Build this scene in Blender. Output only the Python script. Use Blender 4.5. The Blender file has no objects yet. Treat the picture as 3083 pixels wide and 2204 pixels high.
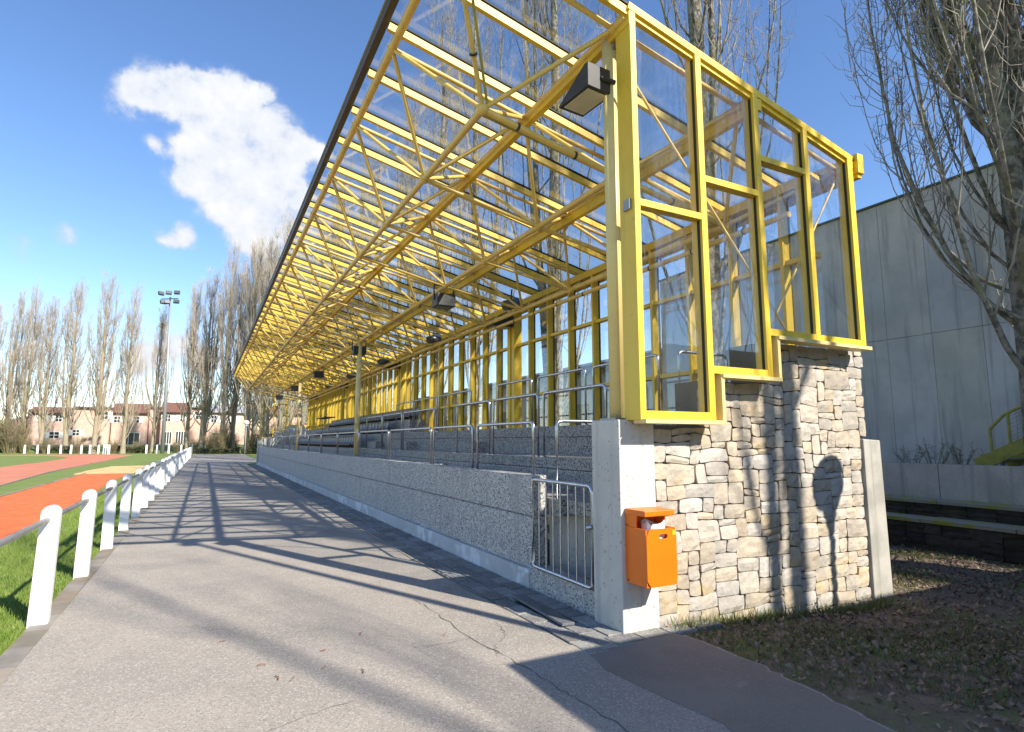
import bpy, math, random
import numpy as np
from mathutils import Vector, Matrix, Quaternion

rnd = random.Random(7)
R = math.radians
sc = bpy.context.scene
COL = sc.collection

# ------------------------------------------------------------------ camera, sky, sun, exposure
cam_d = bpy.data.cameras.new('camera'); cam_d.sensor_width = 36.0; cam_d.lens = 20.493
cam_d.clip_start = 0.05; cam_d.clip_end = 3000
cam = bpy.data.objects.new('camera', cam_d); COL.objects.link(cam)
cam.location = (0, 0, 1.65)
cam.rotation_euler = (R(90 + 7.338), 0, R(-27.585))
sc.camera = cam

SUN_TO = Vector((0.54, -1.22, 1.0)).normalized()
sun_d = bpy.data.lights.new('sun', 'SUN'); sun_d.energy = 4.8; sun_d.angle = R(0.53); sun_d.color = (1.0, 0.925, 0.80)
sun = bpy.data.objects.new('sun', sun_d); COL.objects.link(sun)
sun.rotation_euler = (-SUN_TO).to_track_quat('-Z', 'Y').to_euler()

sc.view_settings.view_transform = 'Standard'; sc.view_settings.look = 'None'
sc.view_settings.gamma = 1.0; sc.view_settings.exposure = 0.92; sc.view_settings.use_curve_mapping = False
sc.render.engine = 'CYCLES'
sc.cycles.use_denoising = True
sc.cycles.max_bounces = 10; sc.cycles.transparent_max_bounces = 40
sc.cycles.sample_clamp_indirect = 6.0; sc.cycles.caustics_reflective = False; sc.cycles.caustics_refractive = False

world = bpy.data.worlds.new('World'); sc.world = world; world.use_nodes = True
wn = world.node_tree; wn.nodes.clear()
def wnode(t, **kw):
    n = wn.nodes.new(t)
    for k, v in kw.items(): setattr(n, k, v)
    return n
def wlink(a, b): wn.links.new(a, b)
w_out = wnode('ShaderNodeOutputWorld'); w_bg = wnode('ShaderNodeBackground'); w_bg.inputs['Strength'].default_value = 0.127
sky = wnode('ShaderNodeTexSky'); sky.sky_type = 'NISHITA'; sky.sun_disc = False
sky.sun_elevation = math.asin(SUN_TO.z); sky.sun_rotation = math.atan2(SUN_TO.x, SUN_TO.y)
sky.altitude = 300; sky.air_density = 1.0; sky.dust_density = 0.1; sky.ozone_density = 2.0
# cumulus: soft balls round real sky directions, broken up by noise
def sky_dir(px, py):
    f, cx, cy = 1755.0, 1541.5, 1102.0
    v = Vector(((px - cx) / f, -(py - cy) / f, -1.0)).normalized()
    return cam.rotation_euler.to_matrix() @ v
BLOBS = [(405,298,80),(475,268,85),(560,290,90),(560,235,50),(640,330,85),(660,265,70),(735,290,60),(800,275,32),(660,400,90),(760,370,110),
         (850,420,95),(920,455,70),(965,470,40),(560,440,55),(480,455,40),(640,500,105),(740,500,100),(840,500,90),(560,545,70),(650,590,95),
         (760,590,100),(860,580,80),(915,585,50),(700,650,70),(780,640,60),(560,710,45),(500,720,38),(720,715,65),(800,700,85),(880,690,80),
         (960,690,70),(800,770,60),(740,740,45),(190,712,38),(70,745,40),(470,1065,70),(560,1045,70),(420,1100,60),(640,1080,60)]
tc = wnode('ShaderNodeTexCoord')
wnz = wnode('ShaderNodeTexNoise'); wnz.inputs['Scale'].default_value = 16; wnz.inputs['Detail'].default_value = 7; wnz.inputs['Roughness'].default_value = 0.58
wlink(tc.outputs['Generated'], wnz.inputs['Vector'])
wsub = wnode('ShaderNodeVectorMath', operation='SUBTRACT'); wlink(wnz.outputs['Color'], wsub.inputs[0]); wsub.inputs[1].default_value = (0.5, 0.5, 0.5)
wscl = wnode('ShaderNodeVectorMath', operation='SCALE'); wlink(wsub.outputs[0], wscl.inputs[0]); wscl.inputs['Scale'].default_value = 0.045
wadd = wnode('ShaderNodeVectorMath', operation='ADD'); wlink(tc.outputs['Generated'], wadd.inputs[0]); wlink(wscl.outputs[0], wadd.inputs[1])
acc = None
for (bx_, by_, br_) in BLOBS:
    d = sky_dir(bx_, by_)
    ds = wnode('ShaderNodeVectorMath', operation='DISTANCE'); wlink(wadd.outputs[0], ds.inputs[0]); ds.inputs[1].default_value = d
    ma = wnode('ShaderNodeMath', operation='MULTIPLY_ADD'); wlink(ds.outputs['Value'], ma.inputs[0])
    ma.inputs[1].default_value = -1755.0 / (br_ * 0.93); ma.inputs[2].default_value = 1.0
    mz = wnode('ShaderNodeMath', operation='MAXIMUM'); wlink(ma.outputs[0], mz.inputs[0]); mz.inputs[1].default_value = 0.0
    if br_ < 62 or by_ > 680:
        m2 = wnode('ShaderNodeMath', operation='MULTIPLY'); wlink(mz.outputs[0], m2.inputs[0]); m2.inputs[1].default_value = 0.95 if bx_ > 300 else 0.5; mz = m2
    if acc is None: acc = mz
    else:
        ad = wnode('ShaderNodeMath', operation='ADD'); wlink(acc.outputs[0], ad.inputs[0]); wlink(mz.outputs[0], ad.inputs[1]); acc = ad
nz2 = wnode('ShaderNodeTexNoise'); nz2.inputs['Scale'].default_value = 24; nz2.inputs['Detail'].default_value = 6; nz2.inputs['Roughness'].default_value = 0.6
wlink(tc.outputs['Generated'], nz2.inputs['Vector'])
nma = wnode('ShaderNodeMath', operation='MULTIPLY_ADD'); wlink(nz2.outputs['Fac'], nma.inputs[0]); nma.inputs[1].default_value = 1.5; nma.inputs[2].default_value = -0.84
acl = wnode('ShaderNodeMath', operation='MINIMUM'); wlink(acc.outputs[0], acl.inputs[0]); acl.inputs[1].default_value = 0.8
agt = wnode('ShaderNodeMath', operation='MULTIPLY'); wlink(acc.outputs[0], agt.inputs[0]); agt.inputs[1].default_value = 3.0; agt.use_clamp = True
nmm = wnode('ShaderNodeMath', operation='MULTIPLY'); wlink(nma.outputs[0], nmm.inputs[0]); wlink(agt.outputs[0], nmm.inputs[1])
dn = wnode('ShaderNodeMath', operation='ADD'); wlink(acl.outputs[0], dn.inputs[0]); wlink(nmm.outputs[0], dn.inputs[1])
mr = wnode('ShaderNodeMapRange', interpolation_type='SMOOTHSTEP'); wlink(dn.outputs[0], mr.inputs['Value'])
mr.inputs['From Min'].default_value = 0.0; mr.inputs['From Max'].default_value = 0.62; mr.inputs['To Max'].default_value = 0.97
cr = wnode('ShaderNodeValToRGB'); wlink(dn.outputs[0], cr.inputs['Fac'])
cr.color_ramp.elements[0].position = 0.1; cr.color_ramp.elements[0].color = (2.7, 3.05, 3.75, 1)
cr.color_ramp.elements[1].position = 1.0; cr.color_ramp.elements[1].color = (4.4, 4.4, 4.4, 1)
wmix = wnode('ShaderNodeMix', data_type='RGBA')
wlink(mr.outputs['Result'], wmix.inputs['Factor']); whs = wnode('ShaderNodeHueSaturation'); whs.inputs['Saturation'].default_value = 1.14; whs.inputs['Hue'].default_value = 0.506; wlink(sky.outputs['Color'], whs.inputs['Color']); wlink(whs.outputs['Color'], wmix.inputs['A']); wlink(cr.outputs['Color'], wmix.inputs['B'])
wlink(wmix.outputs['Result'], w_bg.inputs['Color']); wlink(w_bg.outputs[0], w_out.inputs['Surface'])

# ------------------------------------------------------------------ materials
MATS = {}
def pm(name, base, rough=0.6, metal=0.0, c2=None, nscale=3.0, ndet=6.0, nlo=0.35, nhi=0.65, bump=0.0, bscale=40.0, rand=0.0, spec=0.5,
       speck=None, streak=None, c3=None, c3scale=0.8, c3lo=0.55, c3hi=0.7, coat=0.0, stretch=None, bdist=0.01):
    """procedural Principled material in world space; c2 noise colour, c3 large patches, speck (colour, scale, lo, hi) voronoi aggregate, streak vertical stains"""
    m = bpy.data.materials.new(name); m.use_nodes = True
    nt = m.node_tree; b = nt.nodes['Principled BSDF']; L = nt.links.new
    b.inputs['Roughness'].default_value = rough; b.inputs['Metallic'].default_value = metal
    b.inputs['Specular IOR Level'].default_value = spec; b.inputs['Coat Weight'].default_value = coat
    g = nt.nodes.new('ShaderNodeNewGeometry'); pos = g.outputs['Position']
    if stretch:
        mp = nt.nodes.new('ShaderNodeMapping'); mp.inputs['Scale'].default_value = stretch; L(pos, mp.inputs['Vector']); pos = mp.outputs['Vector']
    col = None
    def mix(fac, a, bcol):
        mx = nt.nodes.new('ShaderNodeMix'); mx.data_type = 'RGBA'
        L(fac, mx.inputs['Factor'])
        if isinstance(a, tuple): mx.inputs['A'].default_value = (*a, 1)
        else: L(a, mx.inputs['A'])
        if isinstance(bcol, tuple): mx.inputs['B'].default_value = (*bcol, 1)
        else: L(bcol, mx.inputs['B'])
        return mx.outputs['Result']
    def ramp(val, lo, hi):
        r = nt.nodes.new('ShaderNodeMapRange'); r.interpolation_type = 'SMOOTHSTEP'; L(val, r.inputs['Value'])
        r.inputs['From Min'].default_value = lo; r.inputs['From Max'].default_value = hi; return r.outputs['Result']
    def noise(scale, det=6.0, rough_=0.6, vec=None):
        n = nt.nodes.new('ShaderNodeTexNoise'); n.inputs['Scale'].default_value = scale; n.inputs['Detail'].default_value = det
        n.inputs['Roughness'].default_value = rough_; L(vec if vec is not None else pos, n.inputs['Vector']); return n.outputs['Fac']
    cur = base
    if c2 is not None: cur = mix(ramp(noise(nscale, ndet), nlo, nhi), cur, c2)
    if c3 is not None: cur = mix(ramp(noise(c3scale, 5.0), c3lo, c3hi), cur, c3)
    if speck is not None:
        for (sc_c, sc_s, lo, hi) in (speck if isinstance(speck, list) else [speck]):
            v = nt.nodes.new('ShaderNodeTexVoronoi'); v.inputs['Scale'].default_value = sc_s; L(g.outputs['Position'], v.inputs['Vector'])
            sx = nt.nodes.new('ShaderNodeSeparateColor'); L(v.outputs['Color'], sx.inputs['Color'])
            cur = mix(ramp(sx.outputs[0], lo, hi), cur, sc_c)
    if streak is not None:
        mp = nt.nodes.new('ShaderNodeMapping'); mp.inputs['Scale'].default_value = (4.0, 4.0, 0.22); L(g.outputs['Position'], mp.inputs['Vector'])
        cur = mix(ramp(noise(1.6, 5.0, 0.6, mp.outputs['Vector']), 0.5, 0.72), cur, streak)
    if rand > 0:
        oi = nt.nodes.new('ShaderNodeObjectInfo')
        hs = nt.nodes.new('ShaderNodeHueSaturation')
        r1 = nt.nodes.new('ShaderNodeMapRange'); L(oi.outputs['Random'], r1.inputs['Value'])
        r1.inputs['To Min'].default_value = 1 - rand; r1.inputs['To Max'].default_value = 1 + rand
        L(r1.outputs['Result'], hs.inputs['Value'])
        fr = nt.nodes.new('ShaderNodeMath'); fr.operation = 'MULTIPLY'; L(oi.outputs['Random'], fr.inputs[0]); fr.inputs[1].default_value = 37.3
        f2 = nt.nodes.new('ShaderNodeMath'); f2.operation = 'FRACT'; L(fr.outputs[0], f2.inputs[0])
        r2 = nt.nodes.new('ShaderNodeMapRange'); L(f2.outputs[0], r2.inputs['Value']); r2.inputs['To Min'].default_value = 0.55; r2.inputs['To Max'].default_value = 1.5
        L(r2.outputs['Result'], hs.inputs['Saturation'])
        if isinstance(cur, tuple): hs.inputs['Color'].default_value = (*cur, 1)
        else: L(cur, hs.inputs['Color'])
        cur = hs.outputs['Color']
    if isinstance(cur, tuple): b.inputs['Base Color'].default_value = (*cur, 1)
    else: L(cur, b.inputs['Base Color'])
    if bump > 0:
        bp = nt.nodes.new('ShaderNodeBump'); bp.inputs['Strength'].default_value = bump; bp.inputs['Distance'].default_value = bdist
        L(noise(bscale, 8.0, 0.65), bp.inputs['Height']); L(bp.outputs['Normal'], b.inputs['Normal'])
    MATS[name] = m
    return m

def glass_mat(name, tint, refl=1.0, dirt=0.06):
    m = bpy.data.materials.new(name); m.use_nodes = True; nt = m.node_tree; nt.nodes.clear(); L = nt.links.new
    o = nt.nodes.new('ShaderNodeOutputMaterial'); mx = nt.nodes.new('ShaderNodeMixShader')
    tr = nt.nodes.new('ShaderNodeBsdfTransparent'); tr.inputs[0].default_value = (*tint, 1)
    gl = nt.nodes.new('ShaderNodeBsdfGlossy'); gl.inputs['Roughness'].default_value = 0.0; gl.inputs['Color'].default_value = (0.95, 0.97, 1, 1)
    lw = nt.nodes.new('ShaderNodeLayerWeight'); lw.inputs['Blend'].default_value = 0.5
    pw = nt.nodes.new('ShaderNodeMath'); pw.operation = 'POWER'; L(lw.outputs['Facing'], pw.inputs[0]); pw.inputs[1].default_value = 4.0
    ma = nt.nodes.new('ShaderNodeMath'); ma.operation = 'MULTIPLY_ADD'; L(pw.outputs[0], ma.inputs[0]); ma.inputs[1].default_value = 0.9 * refl; ma.inputs[2].default_value = 0.045 * refl
    L(ma.outputs[0], mx.inputs['Fac']); L(tr.outputs[0], mx.inputs[1]); L(gl.outputs[0], mx.inputs[2])
    df = nt.nodes.new('ShaderNodeBsdfDiffuse'); df.inputs['Color'].default_value = (0.55, 0.55, 0.5, 1)
    g = nt.nodes.new('ShaderNodeNewGeometry'); nz = nt.nodes.new('ShaderNodeTexNoise'); nz.inputs['Scale'].default_value = 2.2; nz.inputs['Detail'].default_value = 6
    L(g.outputs['Position'], nz.inputs['Vector'])
    mr_ = nt.nodes.new('ShaderNodeMapRange'); L(nz.outputs['Fac'], mr_.inputs['Value']); mr_.inputs['From Min'].default_value = 0.35; mr_.inputs['From Max'].default_value = 0.75
    mr_.inputs['To Max'].default_value = dirt
    m2 = nt.nodes.new('ShaderNodeMixShader'); L(mr_.outputs['Result'], m2.inputs['Fac']); L(mx.outputs[0], m2.inputs[1]); L(df.outputs[0], m2.inputs[2])
    L(m2.outputs[0], o.inputs['Surface']); MATS[name] = m; return m

pm('yellow_paint', (0.80, 0.54, 0.042), 0.45, c2=(0.74, 0.485, 0.035), nscale=2.5, c3=(0.50, 0.36, 0.07), c3scale=6, c3lo=0.60, c3hi=0.8, streak=(0.55, 0.375, 0.05))
pm('tube_paint', (0.78, 0.545, 0.155), 0.4, c2=(0.70, 0.465, 0.12), nscale=5, c3=(0.45, 0.33, 0.13), c3scale=5, c3lo=0.57, c3hi=0.78)
pm('cream_paint', (0.80, 0.64, 0.27), 0.42, c2=(0.74, 0.575, 0.23), nscale=3, streak=(0.58, 0.46, 0.22))
pm('fascia_shade_side', (0.085, 0.062, 0.025), 0.45, c2=(0.08, 0.06, 0.03), nscale=6)  # shaded side of the yellow edge beam, shade put into the base colour
pm('trim_aluminium', (0.48, 0.50, 0.42), 0.4, metal=0.4)
pm('gasket', (0.02, 0.018, 0.012), 0.7)
pm('steel', (0.55, 0.57, 0.60), 0.30, metal=0.95, c2=(0.42, 0.44, 0.47), nscale=20)
pm('galvanised', (0.33, 0.33, 0.32), 0.5, metal=0.6, c2=(0.20, 0.17, 0.13), nscale=6, nlo=0.5, nhi=0.7)
pm('concrete', (0.62, 0.585, 0.53), 0.85, c2=(0.51, 0.49, 0.45), nscale=2.2, bump=0.25, bscale=60, speck=((0.34, 0.33, 0.30), 60, 0.975, 0.985), streak=(0.40, 0.39, 0.36), c3=(0.47, 0.455, 0.40), c3scale=1.2)
pm('concrete_dark', (0.34, 0.34, 0.32), 0.9, c2=(0.25, 0.25, 0.235), nscale=1.5, bump=0.2, bscale=50, streak=(0.17, 0.175, 0.165))
pm('hall_concrete', (0.60, 0.575, 0.52), 0.9, c2=(0.50, 0.485, 0.44), nscale=1.3, streak=(0.36, 0.355, 0.33), bump=0.15, bscale=70, rand=0.04)
pm('kerb_concrete', (0.52, 0.525, 0.53), 0.85, c2=(0.43, 0.435, 0.44), nscale=2.0, bump=0.2, bscale=60, c3=(0.66, 0.67, 0.70), c3scale=2.2, c3lo=0.54, c3hi=0.62)
pm('aggregate', (0.43, 0.42, 0.40), 0.8, speck=[((0.58, 0.55, 0.50), 55, 0.62, 0.66), ((0.13, 0.13, 0.14), 70, 0.70, 0.74), ((0.70, 0.68, 0.65), 90, 0.86, 0.88)], bump=0.9, bscale=75, bdist=0.012, c3=(0.33, 0.32, 0.30), c3scale=0.9, streak=(0.33, 0.325, 0.31))
pm('aggregate_dark', (0.37, 0.36, 0.34), 0.85, speck=[((0.50, 0.44, 0.40), 55, 0.66, 0.70), ((0.09, 0.09, 0.09), 70, 0.66, 0.70)], bump=0.8, bscale=75, bdist=0.012, c3=(0.27, 0.262, 0.25), c3scale=1.4)
pm('stone', (0.47, 0.415, 0.34), 0.9, c2=(0.365, 0.325, 0.275), nscale=6, bump=0.8, bscale=13, bdist=0.022, rand=0.15, c3=(0.47, 0.38, 0.25), c3scale=2.6, c3lo=0.55, c3hi=0.68)
pm('mortar', (0.13, 0.12, 0.10), 0.95, bump=0.5, bscale=40)
pm('dark_stone', (0.075, 0.068, 0.052), 0.95, c2=(0.045, 0.042, 0.032), nscale=4, bump=0.8, bscale=14, bdist=0.04, rand=0.25)
pm('mossy_cap', (0.33, 0.32, 0.25), 0.95, c2=(0.32, 0.33, 0.06), nscale=3, nlo=0.5, nhi=0.6, bump=0.6, bscale=25)
pm('asphalt', (0.345, 0.302, 0.254), 0.88, c2=(0.295, 0.26, 0.22), nscale=1.3, speck=[((0.42, 0.385, 0.34), 95, 0.82, 0.86), ((0.22, 0.2, 0.175), 105, 0.86, 0.90)], bump=0.55, bscale=110, bdist=0.006, c3=(0.25, 0.225, 0.195), c3scale=0.5, c3lo=0.48, c3hi=0.66)
pm('asphalt_new', (0.215, 0.192, 0.156), 0.9, c2=(0.18, 0.16, 0.13), nscale=1.6, speck=[((0.22, 0.21, 0.2), 110, 0.88, 0.92)], bump=0.5, bscale=120, bdist=0.006, c3=(0.27, 0.255, 0.24), c3scale=1.7, c3lo=0.66, c3hi=0.72)
pm('crack_tar', (0.10, 0.092, 0.08), 0.9)
pm('paver', (0.24, 0.235, 0.225), 0.9, c2=(0.17, 0.168, 0.16), nscale=4, bump=0.4, bscale=70, rand=0.28, speck=((0.34, 0.33, 0.31), 80, 0.86, 0.9))
pm('joint_sand', (0.07, 0.066, 0.05), 0.95)
pm('edging', (0.27, 0.235, 0.19), 0.92, c2=(0.20, 0.175, 0.14), nscale=3, bump=0.4, bscale=60, rand=0.15)
pm('drain_plate', (0.13, 0.14, 0.155), 0.6, c2=(0.09, 0.095, 0.10), nscale=8)
pm('white_paint', (0.80, 0.80, 0.79), 0.6, c2=(0.62, 0.60, 0.55), nscale=6, nlo=0.52, nhi=0.72, bump=0.12, bscale=40, rand=0.04)
pm('grass_ground', (0.125, 0.18, 0.03), 0.95, c2=(0.165, 0.215, 0.045), nscale=0.9, bump=0.5, bscale=60, c3=(0.14, 0.145, 0.05), c3scale=2.5, c3lo=0.55, c3hi=0.75)
pm('grass_blade', (0.12, 0.20, 0.022), 0.7, c2=(0.19, 0.25, 0.05), nscale=6)
pm('grass_blade_dull', (0.10, 0.145, 0.03), 0.8, c2=(0.16, 0.165, 0.05), nscale=5)
pm('soil', (0.22, 0.17, 0.118), 0.97, c2=(0.14, 0.11, 0.078), nscale=5, bump=0.9, bscale=22, bdist=0.04, c3=(0.15, 0.17, 0.06), c3scale=0.9, c3lo=0.46, c3hi=0.66)
pm('leaf_litter', (0.30, 0.205, 0.145), 0.85, c2=(0.18, 0.128, 0.09), nscale=9, rand=0.0)
pm('track_red', (0.52, 0.185, 0.105), 0.95, c2=(0.46, 0.155, 0.085), nscale=0.5, bump=0.25, bscale=40, c3=(0.60, 0.25, 0.15), c3scale=0.25)
pm('runway_orange', (0.66, 0.155, 0.035), 0.95, c2=(0.56, 0.115, 0.03), nscale=3.0, bump=0.6, bscale=18, bdist=0.02, stretch=(1, 0.5, 1))
pm('sand', (0.70, 0.46, 0.21), 0.95, c2=(0.58, 0.36, 0.16), nscale=2.5, bump=0.6, bscale=16, bdist=0.03)
pm('bark', (0.33, 0.30, 0.245), 0.95, c2=(0.13, 0.115, 0.09), nscale=7, nlo=0.42, nhi=0.58, bump=0.9, bscale=26, bdist=0.03, c3=(0.25, 0.235, 0.12), c3scale=3.2, c3lo=0.52, c3hi=0.66)
pm('twig', (0.38, 0.33, 0.26), 0.9, c2=(0.26, 0.22, 0.17), nscale=3, c3=(0.44, 0.40, 0.29), c3scale=1.5)
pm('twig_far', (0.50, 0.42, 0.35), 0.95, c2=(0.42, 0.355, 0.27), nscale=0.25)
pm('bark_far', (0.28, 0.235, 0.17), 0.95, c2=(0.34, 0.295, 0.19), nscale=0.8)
pm('shrub_twig', (0.26, 0.215, 0.105), 0.95, c2=(0.20, 0.17, 0.10), nscale=0.6)
pm('hedge_leaf', (0.045, 0.06, 0.022), 0.9, c2=(0.075, 0.075, 0.035), nscale=2)
pm('orange_plastic', (0.85, 0.175, 0.004), 0.38, c2=(0.80, 0.155, 0.004), nscale=4, c3=(0.70, 0.20, 0.04), c3scale=14, c3lo=0.66, c3hi=0.78)
pm('bin_liner', (0.03, 0.03, 0.035), 0.35)
pm('paper_white', (0.75, 0.75, 0.74), 0.8)
pm('sticker_yellow', (0.85, 0.60, 0.02), 0.5)
pm('lamp_black', (0.022, 0.024, 0.026), 0.45, c2=(0.035, 0.036, 0.038), nscale=8)
pm('lamp_glass', (0.66, 0.62, 0.46), 0.25, c2=(0.58, 0.54, 0.41), nscale=6)
pm('lamp_grey', (0.12, 0.125, 0.13), 0.4, metal=0.5)
pm('seat_plastic', (0.042, 0.045, 0.058), 0.33, c2=(0.055, 0.055, 0.065), nscale=5)
pm('mast_grey', (0.30, 0.32, 0.34), 0.5, metal=0.3)
pm('globe_white', (0.78, 0.78, 0.76), 0.3)
pm('pole_blue', (0.30, 0.36, 0.40), 0.5)
pm('render_pink', (0.62, 0.42, 0.34), 0.95, c2=(0.56, 0.37, 0.30), nscale=0.6, speck=((0.66, 0.47, 0.39), 6, 0.7, 0.9))
pm('roof_tile', (0.19, 0.085, 0.062), 0.9, c2=(0.15, 0.07, 0.052), nscale=1.2)
pm('roof_grey', (0.33, 0.34, 0.36), 0.7)
pm('roof_dark', (0.06, 0.062, 0.066), 0.7, c2=(0.09, 0.09, 0.095), nscale=0.6)
pm('white_wood', (0.74, 0.73, 0.72), 0.6)
pm('window_dark', (0.03, 0.033, 0.038), 0.12)
pm('copper_green', (0.06, 0.10, 0.055), 0.6)
pm('stair_yellow', (0.42, 0.38, 0.06), 0.5, c2=(0.30, 0.28, 0.06), nscale=6)
pm('green_paint', (0.02, 0.28, 0.10), 0.5)
pm('plaster', (0.45, 0.43, 0.39), 0.9, c2=(0.38, 0.36, 0.33), nscale=1.5)
glass_mat('roof_glass', (0.96, 0.975, 0.98), 1.0, 0.05)
glass_mat('wall_glass', (0.96, 0.97, 0.97), 1.0, 0.025)
M = MATS

# ------------------------------------------------------------------ mesh helpers
class MB:
    def __init__(s): s.v = []; s.f = []; s.n = 0
    def add(s, verts, faces):
        b = s.n; s.v.extend(tuple(map(float, p)) for p in verts); s.f.extend(tuple(b + i for i in f) for f in faces); s.n += len(verts); return s
    def box(s, x0, x1, y0, y1, z0, z1):
        return s.add([(x0,y0,z0),(x1,y0,z0),(x1,y1,z0),(x0,y1,z0),(x0,y0,z1),(x1,y0,z1),(x1,y1,z1),(x0,y1,z1)],
                     [(0,3,2,1),(4,5,6,7),(0,1,5,4),(1,2,6,5),(2,3,7,6),(3,0,4,7)])
    def prism(s, pts, axis, a, b):
        """extrude a 2D outline along axis; 'y': pts are (x,z); 'x': pts are (y,z); 'z': pts are (x,y)"""
        n = len(pts)
        def p3(p, t): return (p[0], t, p[1]) if axis == 'y' else ((t, p[0], p[1]) if axis == 'x' else (p[0], p[1], t))
        vs = [p3(p, a) for p in pts] + [p3(p, b) for p in pts]
        fs = [tuple(range(n)), tuple(range(2*n-1, n-1, -1))] + [(i, i+n, (i+1) % n + n, (i+1) % n) for i in range(n)]
        return s.add(vs, fs)
    def tube(s, path, r, sides=10, cap=True):
        P = np.array(path, float)[None]; rr = np.full((1, len(path)), r) if np.isscalar(r) else np.array(r, float)[None]
        V, F = tubes(P, rr, sides); b = s.n
        s.add(V.tolist(), [tuple(f) for f in F.tolist()])
        if cap:
            k = len(path); s.f.append(tuple(b + i for i in range(sides))[::-1]); s.f.append(tuple(b + (k-1)*sides + i for i in range(sides)))
        return s
    def mesh(s, name, mat, smooth=False, bevel=0.0, fix=True):
        me = bpy.data.meshes.new(name); me.from_pydata(s.v, [], s.f)
        if fix or bevel > 0:
            import bmesh
            bm = bmesh.new(); bm.from_mesh(me)
            bmesh.ops.recalc_face_normals(bm, faces=bm.faces)
            if bevel > 0: bmesh.ops.bevel(bm, geom=list(bm.edges), offset=bevel, segments=2, affect='EDGES', profile=0.5)
            bm.to_mesh(me); bm.free()
        if smooth: me.polygons.foreach_set('use_smooth', [len(p.vertices) <= 4 for p in me.polygons])
        me.materials.append(M[mat]); return me
    def obj(s, name, mat, parent=None, **kw): return link(name, s.mesh(name, mat, **kw), parent)

def link(name, me, parent=None, loc=None, rot=None, scale=None):
    o = bpy.data.objects.new(name, me); COL.objects.link(o)
    if parent is not None: o.parent = parent
    if loc is not None: o.location = loc
    if rot is not None:
        if isinstance(rot, Quaternion): o.rotation_mode = 'QUATERNION'; o.rotation_quaternion = rot
        else: o.rotation_euler = rot
    if scale is not None: o.scale = scale
    return o
def empty(name, parent=None, loc=(0, 0, 0), rz=0.0):
    o = bpy.data.objects.new(name, None); COL.objects.link(o); o.location = loc; o.rotation_euler = (0, 0, rz); o.empty_display_size = 0.2
    if parent is not None: o.parent = parent
    return o
def tag(o, label=None, cat=None, group=None, kind=None):
    if label: o['label'] = label
    if cat: o['category'] = cat
    if group: o['group'] = group
    if kind: o['kind'] = kind
    return o
def thing(name, label, cat, loc=(0, 0, 0), rz=0.0, group=None): return tag(empty(name, None, loc, rz), label, cat, group)
def copy_tree(o, parent=None):
    c = o.copy(); COL.objects.link(c); c.parent = parent
    for ch in o.children: copy_tree(ch, c)
    return c
def tubes(P, Rr, sides=4):
    """P (n,k,3) polylines, Rr (n,k) radii -> verts, quad faces"""
    n, k, _ = P.shape
    T = np.gradient(P, axis=1); T /= np.maximum(np.linalg.norm(T, axis=2, keepdims=True), 1e-9)
    avg = T.mean(axis=1); ref = np.where((np.abs(avg[:, 2:3]) < 0.9), np.array([[0, 0, 1.0]]), np.array([[1.0, 0.13, 0]]))[:, None, :]
    U = np.cross(T, np.broadcast_to(ref, T.shape)); nu = np.linalg.norm(U, axis=2, keepdims=True)
    U = np.where(nu > 1e-4, U / np.maximum(nu, 1e-9), np.array([0, 1.0, 0])); W = np.cross(T, U)
    a = np.arange(sides) * 2 * np.pi / sides
    V = P[:, :, None, :] + Rr[:, :, None, None] * (np.cos(a)[None, None, :, None] * U[:, :, None, :] + np.sin(a)[None, None, :, None] * W[:, :, None, :])
    base = (np.arange(n) * k * sides)[:, None, None] + (np.arange(k - 1) * sides)[None, :, None]
    j = np.arange(sides)[None, None, :]; j2 = (np.arange(sides) + 1) % sides; j2 = j2[None, None, :]
    F = np.stack([base + j, base + j2, base + sides + j2, base + sides + j], axis=-1)
    return V.reshape(-1, 3), F.reshape(-1, 4)
def fast_mesh(name, V, F, mat, smooth=False):
    V = np.asarray(V, np.float32); F = np.asarray(F, np.int32); m = F.shape[1]
    me = bpy.data.meshes.new(name); me.vertices.add(len(V)); me.vertices.foreach_set('co', V.ravel())
    me.loops.add(F.size); me.loops.foreach_set('vertex_index', F.ravel())
    me.polygons.add(len(F)); me.polygons.foreach_set('loop_start', np.arange(0, F.size, m, dtype=np.int32))
    me.polygons.foreach_set('loop_total', np.full(len(F), m, np.int32))
    if smooth: me.polygons.foreach_set('use_smooth', np.ones(len(F), bool))
    me.update(calc_edges=True); me.validate(); me.materials.append(M[mat]); return me

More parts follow.
